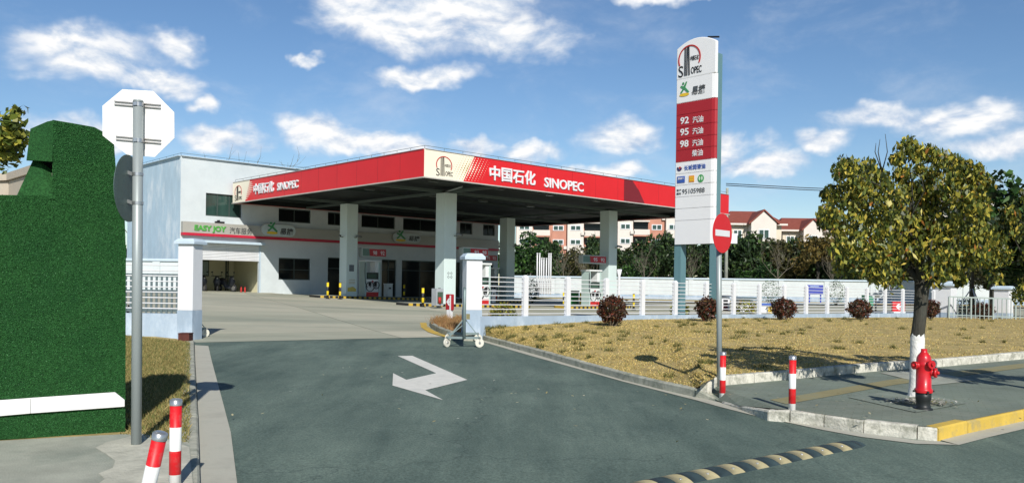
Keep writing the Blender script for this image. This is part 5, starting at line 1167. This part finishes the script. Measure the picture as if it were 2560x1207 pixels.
q = P(2189, 797, 36.5); sc = q[1] / FPX; t = thing('lawn_sign', 'small grey plate on a thin dark stake in the lawn', 'sign', q); obj('stake', MB().tube([(0, 0, -.2), (0, 0, 62 * sc)], .035, 8), BLACK, t); obj('plate', MB().box(-4 * sc, 8 * sc, -.05, -.03, 52 * sc, 61 * sc), mat('grey_plate', (.15, .16, .14), .5), t)
q = P(1818, 784, 52); sc = q[1] / FPX; t = thing('equipment_kiosk', 'small white kiosk with dark roof and red racks right of the pylon', 'kiosk', q, .0)
obj('cabinet', MB().box(-16 * sc, 6 * sc, 0, 1.0, -.4, 42 * sc), WHITE, t); obj('roof', MB().prism([(-20 * sc, -.2, 42 * sc), (10 * sc, -.2, 44 * sc), (12 * sc, -.2, 47 * sc), (-16 * sc, -.2, 47 * sc)], (0, 1.4, 0)), mat('dark_blue_roof', (.04, .06, .09), .5), t)
for k in range(4): obj('rack', MB().box(-10 * sc, 1 * sc, -.03, 0, (6 + k * 8) * sc, (11 + k * 8) * sc), MAROON if k < 2 else BLACK, t)
q = P(1866, 784, 50); sc = q[1] / FPX; t = thing('equipment_kiosk', 'low white hut with dark sloping roof left of the middle bush', 'kiosk', q, .0)
obj('cabinet', MB().box(-26 * sc, 16 * sc, 0, 1.2, -.4, 34 * sc), WHITE, t); obj('roof', MB().prism([(-30 * sc, -.3, 35 * sc), (22 * sc, -.3, 35 * sc), (26 * sc, -.3, 41 * sc), (-10 * sc, -.3, 41 * sc)], (0, 1.8, 0)), mat('dark_teal_roof', (.05, .09, .10), .5), t)
q = P(1918, 784, 48); sc = q[1] / FPX; t = thing('blue_banner', 'blue banner above white boards low behind the fence', 'banner', q, .0); obj('banner', MB().box(-18 * sc, 14 * sc, 0, .08, 20 * sc, 26 * sc), BLUEV, t); obj('white_board', MB().box(-18 * sc, -2 * sc, 0, .1, -.4, 18 * sc), WHITE, t); obj('yellow_block', MB().box(3 * sc, 12 * sc, 0, .1, -.2, 16 * sc), YELLOW, t)
q = P(1815, 690, 84); sc = q[1] / FPX; t = thing('utility_pole', 'pale concrete utility pole with small white box behind the no entry sign', 'pole', (q[0], q[1], .5)); obj('pole', MB().tube([(0, 0, -.5), (0, 0, P(1815, 470, 84)[2] - .5)], [.2, .13], 12), PAVEC, t); z = P(1828, 595, 84)[2] - .5; obj('meter_box', MB().box(.25, 1.0, -.3, 0, z - .55, z + .45), WHITE, t)
q = P(2354, 790, 50); t = thing('lamp_post', 'slim white post rising beside the far gate pillar', 'post', q); obj('post', MB().tube([(0, 0, -.5), (0, 0, 125 * 50 / FPX)], [.075, .06], 10), WHITE, t)
obj('lamp_head', MB().tube([(0, 0, 125 * 50 / FPX), (.0, 0, 128 * 50 / FPX)], .12, 10), GALV, t)
for l, pts in (('upper overhead cable running right from the utility pole', ((1815, 459), (2000, 469), (2200, 477), (2600, 484))), ('lower overhead cable running right from the utility pole', ((1815, 463.5), (2000, 474), (2200, 482.5), (2600, 490)))):
    c = [P(x, y, 84) for x, y in pts]; obj('overhead_cable', MB().tube([p - c[0] for p in c], .04, 5), BLACK, label=l, cat='cable').location = tuple(c[0])
# white pennant pole under the canopy right column
q = P(1547, 735, 48); sc = q[1] / FPX; t = thing('white_funnel_post', 'white post with flared top right of the front right column', 'post', q); obj('post', MB().lathe([(.08, -.6), (.08, 45 * sc), (.17, 62 * sc), (0, 62 * sc)], 12), WHITE, t)
# old stone wall far left
q = P(40, 470, 26); sw = thing('stone_wall', 'weathered beige retaining wall behind the turf covered wall', 'wall', (q[0], q[1], 0)); sm = mat('weathered_beige_stone', (.46, .40, .32), .9, .2, 2, bump=.4, dark=(.24, .22, .2), dscale=2, damt=.7, stretch=(1, 1, .5))
p1, p2, p3 = P(-80, 438, 26), P(22, 434, 26), P(120, 402, 22)
for a, b in ((p1, p2), (p2, p3)):
    a = a - np.array([q[0], q[1], 0]); b = b - np.array([q[0], q[1], 0]); m_ = MB(); m_.prism([(a[0], a[1], 0), (b[0], b[1], 0), b - (0, 0, .24), a - (0, 0, .24)], (0, .4, 0)); obj('wall_face', m_, sm, sw)
    obj('coping', MB().prism([a - (0, .12, .22), b - (0, .12, .22), b - (0, .12, 0), a - (0, .12, 0)], (0, .7, 0)), sm, sw)

# ================================================================== PLANTS
LEAF = leafmat('leaves', .22, .45)
BARK = mat('dark_bark', (.045, .042, .032), .9, .4, 6, bump=.8, bscale=14, stretch=(3, 3, .6), dark=(.10, .11, .09), dscale=5, damt=.5)
BARKP = mat('pale_bark', (.17, .15, .11), .85, .25, 5, bump=.4, stretch=(3, 3, .6))
LIME = mat('whitewash', (.78, .77, .73), .85, .1, 8, bump=.5, dark=(.45, .43, .38), dscale=9, damt=.4)
def limbs(mb, root, targets, r0, fork, n=6):
    """limbs from the fork to the targets, gently bent"""
    for t in targets:
        f = np.array(fork); t = np.array(t); m1 = f + (t - f) * .35 + rng.normal(size=3) * .07 * np.linalg.norm(t - f) + np.array([0, 0, .06]); m2 = f + (t - f) * .7 + rng.normal(size=3) * .05 * np.linalg.norm(t - f)
        mb.tube([f, m1, m2, t], [r0, r0 * .62, r0 * .36, r0 * .12], n)
    return mb
def twigs(mb, base, n, L, r, spread=.6, depth=2):
    for _ in range(n):
        d = rng.normal(size=3) * spread + np.array([0, 0, 1.0]); d /= np.linalg.norm(d); l = L * rng.uniform(.5, 1.1); mid = base + d * l * .5 + rng.normal(size=3) * l * .06; e_ = base + d * l + rng.normal(size=3) * l * .1
        mb.tube([base, mid, e_], [r, r * .65, r * .3], 4, False)
        if depth > 0: twigs(mb, mid, 2, L * .55, r * .5, spread, depth - 1); twigs(mb, e_, 2, L * .5, r * .4, spread, depth - 1)
# the street tree behind the hydrant: clumps read off its outline, at their own depths
tb = G(2291, 992, .13); TY = tb[1]; ts = TY / FPX
clumps = [(2268, 366, 22), (2290, 385, 22), (2325, 385, 24), (2245, 402, 20), (2112, 425, 34), (2160, 432, 40), (2200, 455, 36), (2385, 412, 26), (2425, 430, 30), (2452, 458, 28), (2350, 400, 24), (2330, 440, 22), (2300, 425, 14), (2255, 440, 22), (2380, 455, 26), (2080, 490, 30), (2130, 490, 42), (2075, 540, 30), (2105, 560, 44),
          (2165, 520, 46), (2225, 500, 44), (2290, 480, 38), (2340, 500, 44), (2400, 490, 44), (2445, 520, 36), (2180, 580, 50), (2240, 570, 48), (2300, 560, 48), (2360, 570, 52), (2420, 570, 46), (2460, 590, 30), (2120, 620, 46), (2160, 650, 44), (2210, 640, 46),
          (2270, 630, 46), (2340, 640, 50), (2400, 640, 44), (2450, 640, 26), (2110, 665, 28), (2230, 690, 34), (2190, 690, 26), (2340, 690, 30), (2375, 672, 32), (2400, 700, 18), (2150, 470, 30), (2060, 555, 18)]
tr = thing('street_tree', 'round crowned street tree with yellowing drooping leaves and whitewashed trunk behind the hydrant', 'tree', tb)
tp = lambda px, py, dy=0: P(px, py, TY + dy) - tb
mb = MB(); mb.tube([tp(2293.5, 860), tp(2294, 838), tp(2300, 790), tp(2304, 735), tp(2306, 700)], [.083, .083, .080, .086, .095], 14)
fk = tp(2305, 712)
targ = []
for cx_, cy_, r_ in clumps:
    dy = rng.uniform(-.75, .75); targ.append((cx_, cy_, r_, dy))
limbs(mb, None, [tp(2215, 610, -.1), tp(2310, 540, .2), tp(2390, 600, -.2), tp(2160, 560, .3), tp(2270, 430, .0), tp(2420, 520, .3), tp(2330, 600, -.5), tp(2260, 600, .5)], .055, fk, 8)
limbs(mb, None, [tp(a, b, d) for a, b, r_, d in targ[::2]], .02, tp(2300, 610), 5)
for px in (2190, 2200, 2213): mb.tube([tp(2205, 430), tp(px + rng.uniform(-6, 6), 380), tp(px, 335 + abs(px - 2213))], [.009, .006, .003], 4)
obj('trunk', mb, BARK, tr)
lw = MB().tube([tp(2290, 1003), tp(2290.5, 985), tp(2292, 950), tp(2294, 836)], [.125, .098, .0875, .0865], 32, False)
for i_ in range(96, 128): x_, y_, z_ = lw.v[i_]; lw.v[i_] = (x_, y_, z_ + rng.uniform(-.05, .025))
obj('whitewashed_trunk', lw, LIME, tr)
cen = []
for (cx_, cy_, r_, dy) in targ:
    n_ = int(7.0 * r_); g_ = rng.normal(size=(n_, 3)); g_ /= np.linalg.norm(g_, axis=1, keepdims=True); g_ *= rng.uniform(.15, 1.05, (n_, 1)) ** .6 * r_ * 1.0 * ts
    for f_ in (0, 1): cen.append(tp(cx_, cy_, dy * (1 if f_ == 0 else -.8)) + (g_ if f_ == 0 else g_[::2] * .9 + rng.normal(size=(len(g_[::2]), 3)) * .03))
cen = np.concatenate(cen)
PALT = [(.058, .085, .018), (.11, .14, .028), (.24, .24, .04), (.44, .38, .055), (.52, .39, .065), (.45, .18, .04), (.035, .05, .014)]
o = fast_mesh('crown', leaves(cen, .078, .037, 1.0), 4, pick(PALT, [3, 4, 4, 3, 1.2, .15, 2], len(cen), .3), LEAF, tr)
# roots and litter at its foot
m_ = MB()
for i in range(9):
    a_ = i * .7; m_.tube([tp(2291, 998) + np.array([math.cos(a_) * .05, math.sin(a_) * .05, .05]), tp(2291, 998) + np.array([math.cos(a_) * .2, math.sin(a_) * .2, -.03])], [.04, .012], 6)
obj('root_flare', m_, LIME, tr)
def litter(name, c, rx_, ry_, n_, pal, label, size=.05):
    p = np.array(c) + np.stack([rng.normal(size=n_) * rx_, rng.normal(size=n_) * ry_, rng.uniform(0, .02, n_)], 1); p[:, 2] += 0
    d_ = rng.normal(size=(n_, 3)); d_[:, 2] *= .2; d_ /= np.linalg.norm(d_, axis=1, keepdims=True); s_ = np.cross(d_, [0, 0, 1.0]); V = np.stack([p - d_ * size / 2, p + s_ * size * .3, p + d_ * size / 2, p - s_ * size * .3], 1)
    o = fast_mesh(name, V, 4, pick(pal, [1] * len(pal), n_, .3), LEAF); return tag(o, label, 'litter', None, 'stuff')
litter('leaf_litter', G(2300, 1003, .165), .19, .13, 700, [(.5, .48, .42), (.3, .28, .2), (.6, .58, .52), (.25, .24, .1)], 'pale chips and litter round the street tree foot', .045)
litter('leaf_litter', G(1900, 1000, .15), 1.6, .8, 60, [(.4, .33, .15), (.5, .45, .3)], 'few fallen leaves scattered on the brick pavement', .05)
litter('leaf_litter', G(1150, 950, .012), 2.2, 2.2, 46, [(.5, .5, .42), (.55, .5, .3)], 'few pale leaves and scraps scattered on the driveway asphalt', .05)
tr2 = dup(tr, G(2690, 992, .13), 2.2, 'street tree at the right edge of the photo with only its left crown in view', 0.84)
tr['group'] = tr2['group'] = 'street trees along the pavement'

def ball_bush(label, px, yt, yb_, wpx, pal, wts, Yoff=-1.0, name='clipped_bush', nleaf=1500, spiky=.25):
    q = lawn_z(px, yb_); q = q if q is not None else G(px, yb_); sc = q[1] / FPX; rx_, rz_ = wpx * sc / 2, (yb_ - yt) * sc / 2 * .92; t = thing(name, label, 'bush', q, 0, 'clipped ball bushes along the fence')
    c = np.array([0, 0, (yb_ - yt) * sc - rz_]); g_ = rng.normal(size=(nleaf, 3)); g_ /= np.linalg.norm(g_, axis=1, keepdims=True)
    bumpy = 1 + .10 * np.sin(g_[:, :1] * 7 + g_[:, 1:2] * 5) + .08 * np.sin(g_[:, 2:3] * 9 + g_[:, :1] * 4); g_ = g_ * rng.uniform(.45, 1.0, (nleaf, 1)) ** .5 * bumpy * np.array([rx_, rx_, rz_])
    sp_ = rng.random(nleaf) < .12; g_[sp_] *= 1 + rng.uniform(0, spiky, (sp_.sum(), 1))
    fast_mesh('foliage', leaves(c + g_, .10, .045, -.2), 4, pick(pal, wts, nleaf, .35), LEAF, t)
    m_ = MB()
    for i in range(16):
        d_ = rng.normal(size=3) * np.array([1, 1, .3]); d_[2] = abs(d_[2]) + .7; d_ /= np.linalg.norm(d_); m_.tube([(rng.uniform(-.06, .06), rng.uniform(-.06, .06), -.05), d_ * rz_ * .6, c + d_ * np.array([rx_, rx_, rz_]) * .7 - (0, 0, rz_ * .3)], [.016, .011, .006], 5, False)
    obj('stems', m_, mat('greyish_stem', (.20, .17, .13), .9), t); return t
PB = [(.07, .035, .022), (.11, .040, .024), (.16, .042, .025), (.045, .032, .020), (.065, .065, .025), (.20, .12, .05)]; PW_ = [4, 4, 2.5, 4, 2, .8]
for i, (px, yt, yb_, w, l) in enumerate(((1530, 740, 815, 68, 'largest dark red ball bush on the lawn, left of the pylon legs'), (1767, 744, 803, 54, 'dark red ball bush partly behind the no entry sign pole'), (1958, 746, 799, 62, 'dark red ball bush midway between sign pole and tree'),
                        (2149, 748, 799, 56, 'dark red ball bush left of the small lawn sign'), (2326, 750, 797, 44, 'dark red ball bush just right of the street tree trunk'), (2456, 757, 797, 56, 'dark red ball bush before the grey steel railing'))):
    ball_bush(l, px, yt, yb_, w, PB, PW_, nleaf=2000 if i == 0 else 1500)
ball_bush('small dark red bush squeezed between turf wall and left sign pole', 318, 768, 815, 30, PB, PW_)
def free_bush(label, q, rx_, rz_, pal, wts, nleaf=1200, L_=.09):
    t = thing('shrub', label, 'bush', q); g_ = rng.normal(size=(nleaf, 3)); g_ /= np.linalg.norm(g_, axis=1, keepdims=True); g_ = g_ * rng.uniform(.4, 1.05, (nleaf, 1)) ** .6 * np.array([rx_, rx_, rz_]) + np.array([0, 0, rz_])
    fast_mesh('foliage', leaves(g_, L_, L_ * .5, -.1), 4, pick(pal, wts, nleaf, .35), LEAF, t); m_ = MB()
    for i in range(8): m_.tube([(0, 0, -.1), tuple(rng.normal(size=3) * np.array([rx_, rx_, .1]) * .4 + np.array([0, 0, rz_]))], [.02, .008], 5, False)
    obj('stems', m_, BARK, t); return t
PY = [(.35, .33, .03), (.22, .24, .03), (.10, .12, .03), (.25, .15, .05), (.06, .07, .02)]; PG = [(.03, .075, .018), (.045, .11, .025), (.07, .15, .03), (.02, .045, .015)]
q = P(1258, 784, 24.5); free_bush('yellow green low shrub just behind the fence right of the gate pillar', (q[0], q[1], gz(q[0], q[1])), .42, .40, PY, [3, 3, 3, 2, 2])
for px, Y, w, h, l, pal in ((1700, 33, .38, .42, 'yellow green shrub behind the fence by the pylon leg', PY), (1862, 40, .55, .42, 'yellow green shrub in front of the low white hut', PY), (1330, 62, .5, .9, 'round green shrub left of the vent pipes', PG), (1926, 75, .9, 1.1, 'dark shrub against the boundary wall left of the blue board', PG), (2090, 72, .8, 1.1, 'dark shrub against the boundary wall right of the blue board', PG), (2415, 52, .9, .5, 'low hedge plant behind the steel railing', PG)):
    q = P(px, 760, Y); free_bush(l, (q[0], q[1], gz(q[0], q[1])), w, h, pal, [3, 3, 2, 2, 1][:len(pal)], 700, .12)

# far trees: a few kinds, each standing where a crown shows
def crown_pts(n_, rx_, rz_, ncl=22):
    c = rng.normal(size=(ncl, 3)); c /= np.linalg.norm(c, axis=1, keepdims=True); c *= rng.uniform(.25, .85, (ncl, 1)) * np.array([rx_, rx_, rz_]); i = rng.integers(0, ncl, n_)
    g_ = rng.normal(size=(n_, 3)); g_ /= np.linalg.norm(g_, axis=1, keepdims=True); return c[i] + g_ * rng.uniform(.3, 1, (n_, 1)) ** .5 * np.array([rx_, rx_, rz_]) * rng.uniform(.25, .42, (ncl, 1))[i]
def far_tree(pal, wts, n_, H, rx_, rz_, lf=.42, bark=BARK, tr_=.16):
    t = thing('background_tree', '', 'tree', group='trees behind the boundary wall'); m_ = MB(); m_.tube([(0, 0, -.5), (.05, 0, H * .3), (0, .05, H * .6)], [tr_, tr_ * .8, tr_ * .5], 8)
    limbs(m_, None, [tuple(rng.normal(size=3) * np.array([rx_, rx_, rz_]) * .5 + np.array([0, 0, H - rz_])) for _ in range(7)], tr_ * .6, (0, 0, H * .42), 5); obj('trunk', m_, bark, t)
    fast_mesh('crown', leaves(crown_pts(n_, rx_, rz_) + np.array([0, 0, H - rz_]), lf, lf * .55, .2), 4, pick(pal, wts, n_, .35), LEAF, t); return t
PD = [(.030, .058, .020), (.045, .085, .026), (.075, .12, .034), (.018, .034, .014)]
PO = [(.06, .065, .02), (.09, .085, .025), (.04, .045, .018), (.12, .10, .035)]
PYL = [(.20, .14, .035), (.14, .11, .03), (.09, .08, .025), (.24, .17, .05)]
kd = far_tree(PD, [3, 3, 1.5, 3], 3600, 7.0, 2.6, 2.9); ko = far_tree(PO, [3, 2, 3, 1], 2600, 6.4, 2.4, 2.6, .34); ky = far_tree(PYL, [3, 3, 3, 1], 2600, 7.0, 2.9, 2.7, .36); kg = far_tree(PG, [3, 3, 1.5, 3], 3600, 6.5, 2.3, 2.8, .36)
def bare_tree():
    t = thing('bare_tree', '', 'tree', group='leafless trees at the boundary wall'); m_ = MB(); m_.tube([(0, 0, -.5), (.05, 0, 1.0), (0, .03, 1.7)], [.09, .075, .06], 7); twigs(m_, np.array([0, .03, 1.65]), 6, 2.6, .035, .42, 2); obj('trunk', m_, BARKP, t); return t
kb = bare_tree()
used = set()
def place(k, px, ytop, Y, H, l, wide=1.0):
    q = P(px, 700, Y); z = .6; h = P(px, ytop, Y)[2] - z; s_ = h / H; first = id(k) not in used; used.add(id(k)); o = k if first else dup(k, (0, 0, 0)); o.location = (q[0], q[1], z); o.scale = (s_ * wide, s_ * wide, s_); o.rotation_euler = (0, 0, rng.uniform(0, 6.28)); o['label'] = l
place(kg, 1300, 572, 88, 6.5, 'fresh green dense tree right of the far back column', 1.25); place(kd, 1372, 578, 90, 7, 'dark pointed evergreen above the vent pipes', .62); place(ko, 1440, 612, 92, 6.4, 'olive grey thin tree left of the front right pump', 1.1)
place(kd, 1490, 572, 95, 7, 'dark evergreen just left of the front right column', .7); place(kd, 1610, 585, 92, 7, 'broad dark evergreen between front right column and pylon', 1.0); place(kd, 1655, 560, 97, 7, 'dark evergreen touching the left edge of the pylon', .7); place(kd, 1720, 585, 90, 7, 'dark evergreen seen between the pylon legs', 1.1)
place(kg, 1575, 640, 84, 6.5, 'low green tree close behind the wall right of the column', 1.2); place(kd, 1790, 575, 93, 7, 'dark evergreen right behind the pylon right leg', 1.1); place(kd, 1860, 562, 92, 7, 'dark evergreen below the larger red roof gable', 1.1); place(ko, 1935, 592, 94, 6.4, 'olive tree between the two red roof gables', 1.2); place(kg, 1893, 652, 84, 6.5, 'bright green low shrubby tree behind the wall', 1.5)
place(kd, 1985, 580, 96, 7, 'dark evergreen below the smaller red roof gable', 1.0); place(ky, 2045, 562, 90, 7, 'tawny yellowing tree left of the street tree', 1.0); place(kd, 2110, 590, 92, 7, 'dark evergreen behind the street tree crown left side', 1.1); place(kd, 2190, 600, 92, 7, 'dark evergreen straight behind the street tree trunk fork', 1.2); place(kd, 2270, 590, 90, 7, 'dark evergreen behind the street tree trunk', 1.2); place(ko, 2345, 585, 88, 6.4, 'olive tree right of the street tree trunk', 1.3)
place(kd, 2430, 500, 70, 7, 'large dark evergreen right of the street tree crown', 1.1); place(kg, 2512, 428, 46, 6.5, 'tall green tree at the right edge behind the second pillar', 1.15); place(kd, 2590, 425, 44, 7, 'dark tree at the very right edge of the photo', 1.3); place(ko, 2480, 560, 58, 6.4, 'olive green tree low over the railing', 1.2)
place(kd, 1415, 640, 100, 7, 'low dark tree filling the gap behind the vent pipes', 1.6); place(kd, 1540, 650, 100, 7, 'low dark tree filling the gap behind the front right column', 1.8); place(kd, 1830, 640, 100, 7, 'low dark tree filling the gap behind the utility pole', 1.8); place(kd, 1960, 640, 100, 7, 'low dark tree filling the gap below the olive tree', 1.8); place(kd, 2080, 650, 100, 7, 'low dark tree filling the gap below the tawny tree', 1.8)
place(kd, 318, 600, 58, 7, 'dark shrubby tree in the gap between turf wall and building', .7)
for px, yt, Y, k_, l in ((1835, 590, 98, kd, 'dark tree right of the pale utility pole'), (1905, 584, 100, kd, 'dark tree below the notch between the two gables'), (1955, 596, 97, ko, 'olive tree filling in left of the smaller gable'), (2020, 590, 101, kd, 'dark tree behind the tawny tree'), (2075, 585, 99, kd, 'dark tree touching the street tree crown from behind'), (1345, 600, 98, kd, 'dark tree behind the white vent pipes'), (1520, 600, 101, kd, 'dark tree hidden half behind the front right column'), (1580, 612, 99, ko, 'olive tree between column and broad evergreen'), (1690, 600, 101, kd, 'dark tree just left of the first pylon leg')):
    place(k_, px, yt, Y, 7 if k_ is kd else 6.4, l, 1.25)
for px, yt, Y, l in ((1610, 605, 82, 'pale leafless forked tree right of the front right column'), (1462, 615, 83, 'pale leafless tree left of the front right pump'), (1408, 610, 84, 'thin leafless tree right of the vent pipes'), (1723, 610, 82, 'leafless tree seen between the pylon legs'), (1945, 585, 81, 'leafless vase shaped tree between sign pole and tree'), (2083, 620, 80, 'leafless tree left of the street tree trunk'),
                     (365, 420, 70, 'leafless twiggy tree left of the building corner'), (30, 395, 45, 'leafless twigs above the beige wall at the left'), (75, 420, 45, 'leafless twigs beside the turf tower'), (495, 384, 90, 'leafless tree tops over the building roof at left'), (660, 372, 92, 'leafless tree tops over the building roof before the canopy')):
    place(kb, px, yt, Y, 5.2, l, .9 if Y < 86 else 1.3)
q = P(2430, 790, 48); t = thing('staked_sapling', 'young tree with three white stakes behind the steel railing', 'tree', (q[0], q[1], .4))
obj('trunk', MB().tube([(0, 0, -.2), (0, 0, 2.6), (.1, 0, 4.0)], [.1, .08, .03], 8), BARK, t)
for a_ in (0.4, 2.5, 4.6): obj('stake', MB().tube([(math.cos(a_) * .9, math.sin(a_) * .9, 0), (0, 0, 1.5)], .035, 6), WHITE, t)
obj('crown', MB(), LEAF, t) if False else None
fast_mesh('crown', leaves(crown_pts(900, 1.3, 1.2, 10) + np.array([0, 0, 4.2]), .2, .1, .3), 4, pick(PG, [3, 3, 2, 2], 900, .3), LEAF, t)
# branch at the left edge, and its tree outside the picture
lb = G(-330, 1010, .07); lt = thing('broadleaf_tree', 'bright yellow green lobed leaf branch above the turf wall at the left edge', 'tree', (P(-260, 700, 12)[0], 12.0, .15)); lo = np.array(lt.location)
lq = lambda px, py, dy=0: P(px, py, 12 + dy) - lo
m_ = MB(); m_.tube([(0, 0, -.1), (0, 0, 1.6), (.1, 0, 2.6)], [.11, .09, .07], 10); limbs(m_, None, [lq(-40, 430), lq(38, 275), lq(30, 350), lq(-150, 300), lq(-300, 280)], .04, (.1, 0, 2.5), 6); obj('trunk', m_, BARK, lt)
cl = [(40, 285, 16), (30, 310, 24), (45, 340, 24), (15, 340, 24), (30, 372, 26), (5, 385, 28), (-25, 340, 34), (-40, 400, 36), (-80, 340, 50), (-140, 380, 60), (-200, 330, 70), (-280, 360, 70), (-60, 290, 40)]
cen = np.concatenate([lq(a, b, rng.uniform(-.3, .3)) + rng.normal(size=(int(r_ * 4.2), 3)) * r_ * .5 * 12 / FPX for a, b, r_ in cl])
fast_mesh('crown', leaves(cen, .10, .085, .4), 4, pick([(.16, .20, .03), (.28, .28, .04), (.09, .13, .025), (.40, .36, .06), (.05, .07, .02)], [3, 3, 3, 1.5, 2], len(cen), .3), LEAF, lt)

# ================================================================== HOUSES BEYOND
BRICK = mat('salmon_brick', (.50, .24, .17), .85, .12, .6, bump=.1); PALE = mat('pale_render', (.68, .62, .56), .8, .06, .5); ROOFR = mat('red_roof_tiles', (.24, .065, .045), .8, .2, 1.5, bump=.3, stretch=(1, 1, 4)); CREAMW = mat('cream_render', (.66, .58, .46), .8, .06, .5)
def win(parent, x, y, z, w, h, two=True):
    o = obj('window', MB().box(x, x + w, y - .08, y - .02, z, z + h), WHITE, parent)
    n_ = 2 if two else 1; g_ = .15; pw = (w - g_ * (n_ + 1)) / n_
    for k in range(n_): obj('pane', MB().box(x + g_ + k * (pw + g_), x + g_ + k * (pw + g_) + pw, y - .1, y - .081, z + .13, z + h - .13), GLASSGREEN, o)
    return o
def block(label, px0, px1, ytop, Y, rows, bay, seed, slope=0.0, z0=.5, rz=0.0):
    rs_ = random.Random(seed); a, b = P(px0, 700, Y), P(px1, 700, Y); ztop = P((px0 + px1) / 2, ytop, Y)[2]; Wd = b[0] - a[0]; t = thing('apartment_block', label, 'building', (a[0], Y, z0), rz, 'apartment blocks beyond the trees'); H = ztop - z0; fl_ = H / rows
    obj('wall', MB().box(0, Wd, 0, 10, -.5, H), BRICK, t); n_ = max(1, round(Wd / bay)); bw = Wd / n_
    for i in range(n_):
        x = i * bw; pale = i % 3 != 1; d = .9 if i % 3 == 0 else .03
        if pale: obj('bay', MB().box(x + .08, x + bw - .08, -d, -.005, 0, H + .3), PALE if i % 3 == 0 else BRICK, t)
        for r_ in range(rows):
            z = r_ * fl_
            if z + z0 < 3.4 and rows > 3: continue
            if i % 3 == 1:      # balcony
                bl = obj('balcony', MB().box(x, x + bw, -1.3, -.01, z, z + .95).box(x, x + bw, -1.3, -.01, z + fl_ - .25, z + fl_ - .02), BRICK if r_ % 2 else PALE, t); obj('pane', MB().box(x + .15, x + bw - .15, -.3, -.02, z + .96, z + fl_ - .26), GLASS, bl)
            else: win(t, x + bw * .18, -d, z + .95, bw * .64, fl_ - 1.55, True)
            if rs_.random() < .45: obj('air_conditioner', MB().box(x + bw - .55, x + bw + .15, -d - .4, -d - .01, z + .15, z + .7), PALE, t)
    obj('roof_edge', MB().box(-.3, Wd + .3, -1.4, 10.3, H, H + .35), PALE, t); return t
block('long salmon brick and white apartment block seen under the canopy', 1288, 1500, 520, 150, 6, 3.0, 1)
block('salmon and white apartment block right of the front right column', 1540, 1700, 516, 146, 6, 3.0, 2)
def gabled(label, px0, px1, yeave, Y, gables, z0=.5):
    a, b = P(px0, 700, Y), P(px1, 700, Y); ze = P((px0 + px1) / 2, yeave, Y)[2]; Wd = b[0] - a[0]; t = thing('apartment_block', label, 'building', (a[0], Y, z0), 0, 'apartment blocks beyond the trees'); H = ze - z0
    obj('wall', MB().box(0, Wd, 0, 11, -.5, H), CREAMW, t)
    n_ = int(Wd / 2.6)
    for i in range(n_):
        for z in (H - 2.6, H - 5.6): win(t, i * 2.6 + .6, 0, z, 1.5, 1.6, True)
    rf = obj('roof', MB().add([(-.7, -.8, H), (Wd + .7, -.8, H), (Wd + .7, 11.8, H), (-.7, 11.8, H), (1.5, 5.5, H + 2.6), (Wd - 1.5, 5.5, H + 2.6)], [(0, 1, 5, 4), (1, 2, 5), (2, 3, 4, 5), (3, 0, 4), (3, 2, 1, 0)]), ROOFR, t)
    obj('eave', MB().box(-.75, Wd + .75, -.9, -.805, H - .25, H + .05), PALE, rf)
    for gx0, gx1, gy in gables:
        x0, x1 = P(gx0, 700, Y)[0] - a[0], P(gx1, 700, Y)[0] - a[0]; zp = P((gx0 + gx1) / 2, gy, Y - 2)[2] - z0; xm = (x0 + x1) / 2
        obj('gable', MB().prism([(x0, -2.0, -.5), (x1, -2.0, -.5), (x1, -2.0, H + .1), (xm, -2.0, zp), (x0, -2.0, H + .1)], (0, 2.2, 0)), PALE, t)
        for z in (H - 2.6, H - 5.6): win(t, xm - .9, -2.0, z, 1.8, 1.6, True)
        s_ = (zp - H - .1) / (xm - x0); e_ = .45
        for sg, xa in ((-1, x0), (1, x1)):
            obj('gable_roof', MB().prism([(xa + sg * e_, -2.3, H + .1 - s_ * e_ + .1), (xm, -2.3, zp + .12), (xm, -2.3, zp + .34), (xa + sg * e_, -2.3, H + .1 - s_ * e_ + .34)], (0, 8.5, 0)), ROOFR, rf)
gabled('cream apartment house with larger red tiled gable right of the pylon', 1822, 1952, 560, 140, [(1868, 1930, 528)])
gabled('cream apartment house with smaller red gable further right', 1955, 2095, 576, 148, [(1998, 2044, 550)])
# grey green roofed hall behind the street tree
a = P(2290, 700, 130); t = thing('pavilion', 'tall building with grey green stepped roofs behind the street tree crown', 'building', (a[0], 130, .5)); z1 = P(2390, 455, 130)[2]
w_ = P(2490, 700, 130)[0] - a[0]; obj('wall', MB().box(0, w_, 0, 10, -.5, z1 - 1.2), PALE, t)
GRR = mat('grey_green_tiles', (.13, .20, .18), .7, .15, 1.0)
for k, (zz, dx) in enumerate(((z1 - 4.6, -1.2), (z1 - 1.2, 1.0))): obj('roof', MB().add([(dx - 1, -1.5, zz), (w_ - dx + 1, -1.5, zz), (w_ - dx + 1, 11.5, zz), (dx - 1, 11.5, zz), (dx + 2, 5, zz + 1.9), (w_ - dx - 2, 5, zz + 1.9)], [(0, 1, 5, 4), (1, 2, 5), (2, 3, 4, 5), (3, 0, 4), (3, 2, 1, 0)]), GRR, t)
for i in range(7): win(t, .8 + i * 1.6, 0, z1 - 3.2, 1.1, 1.4, False)
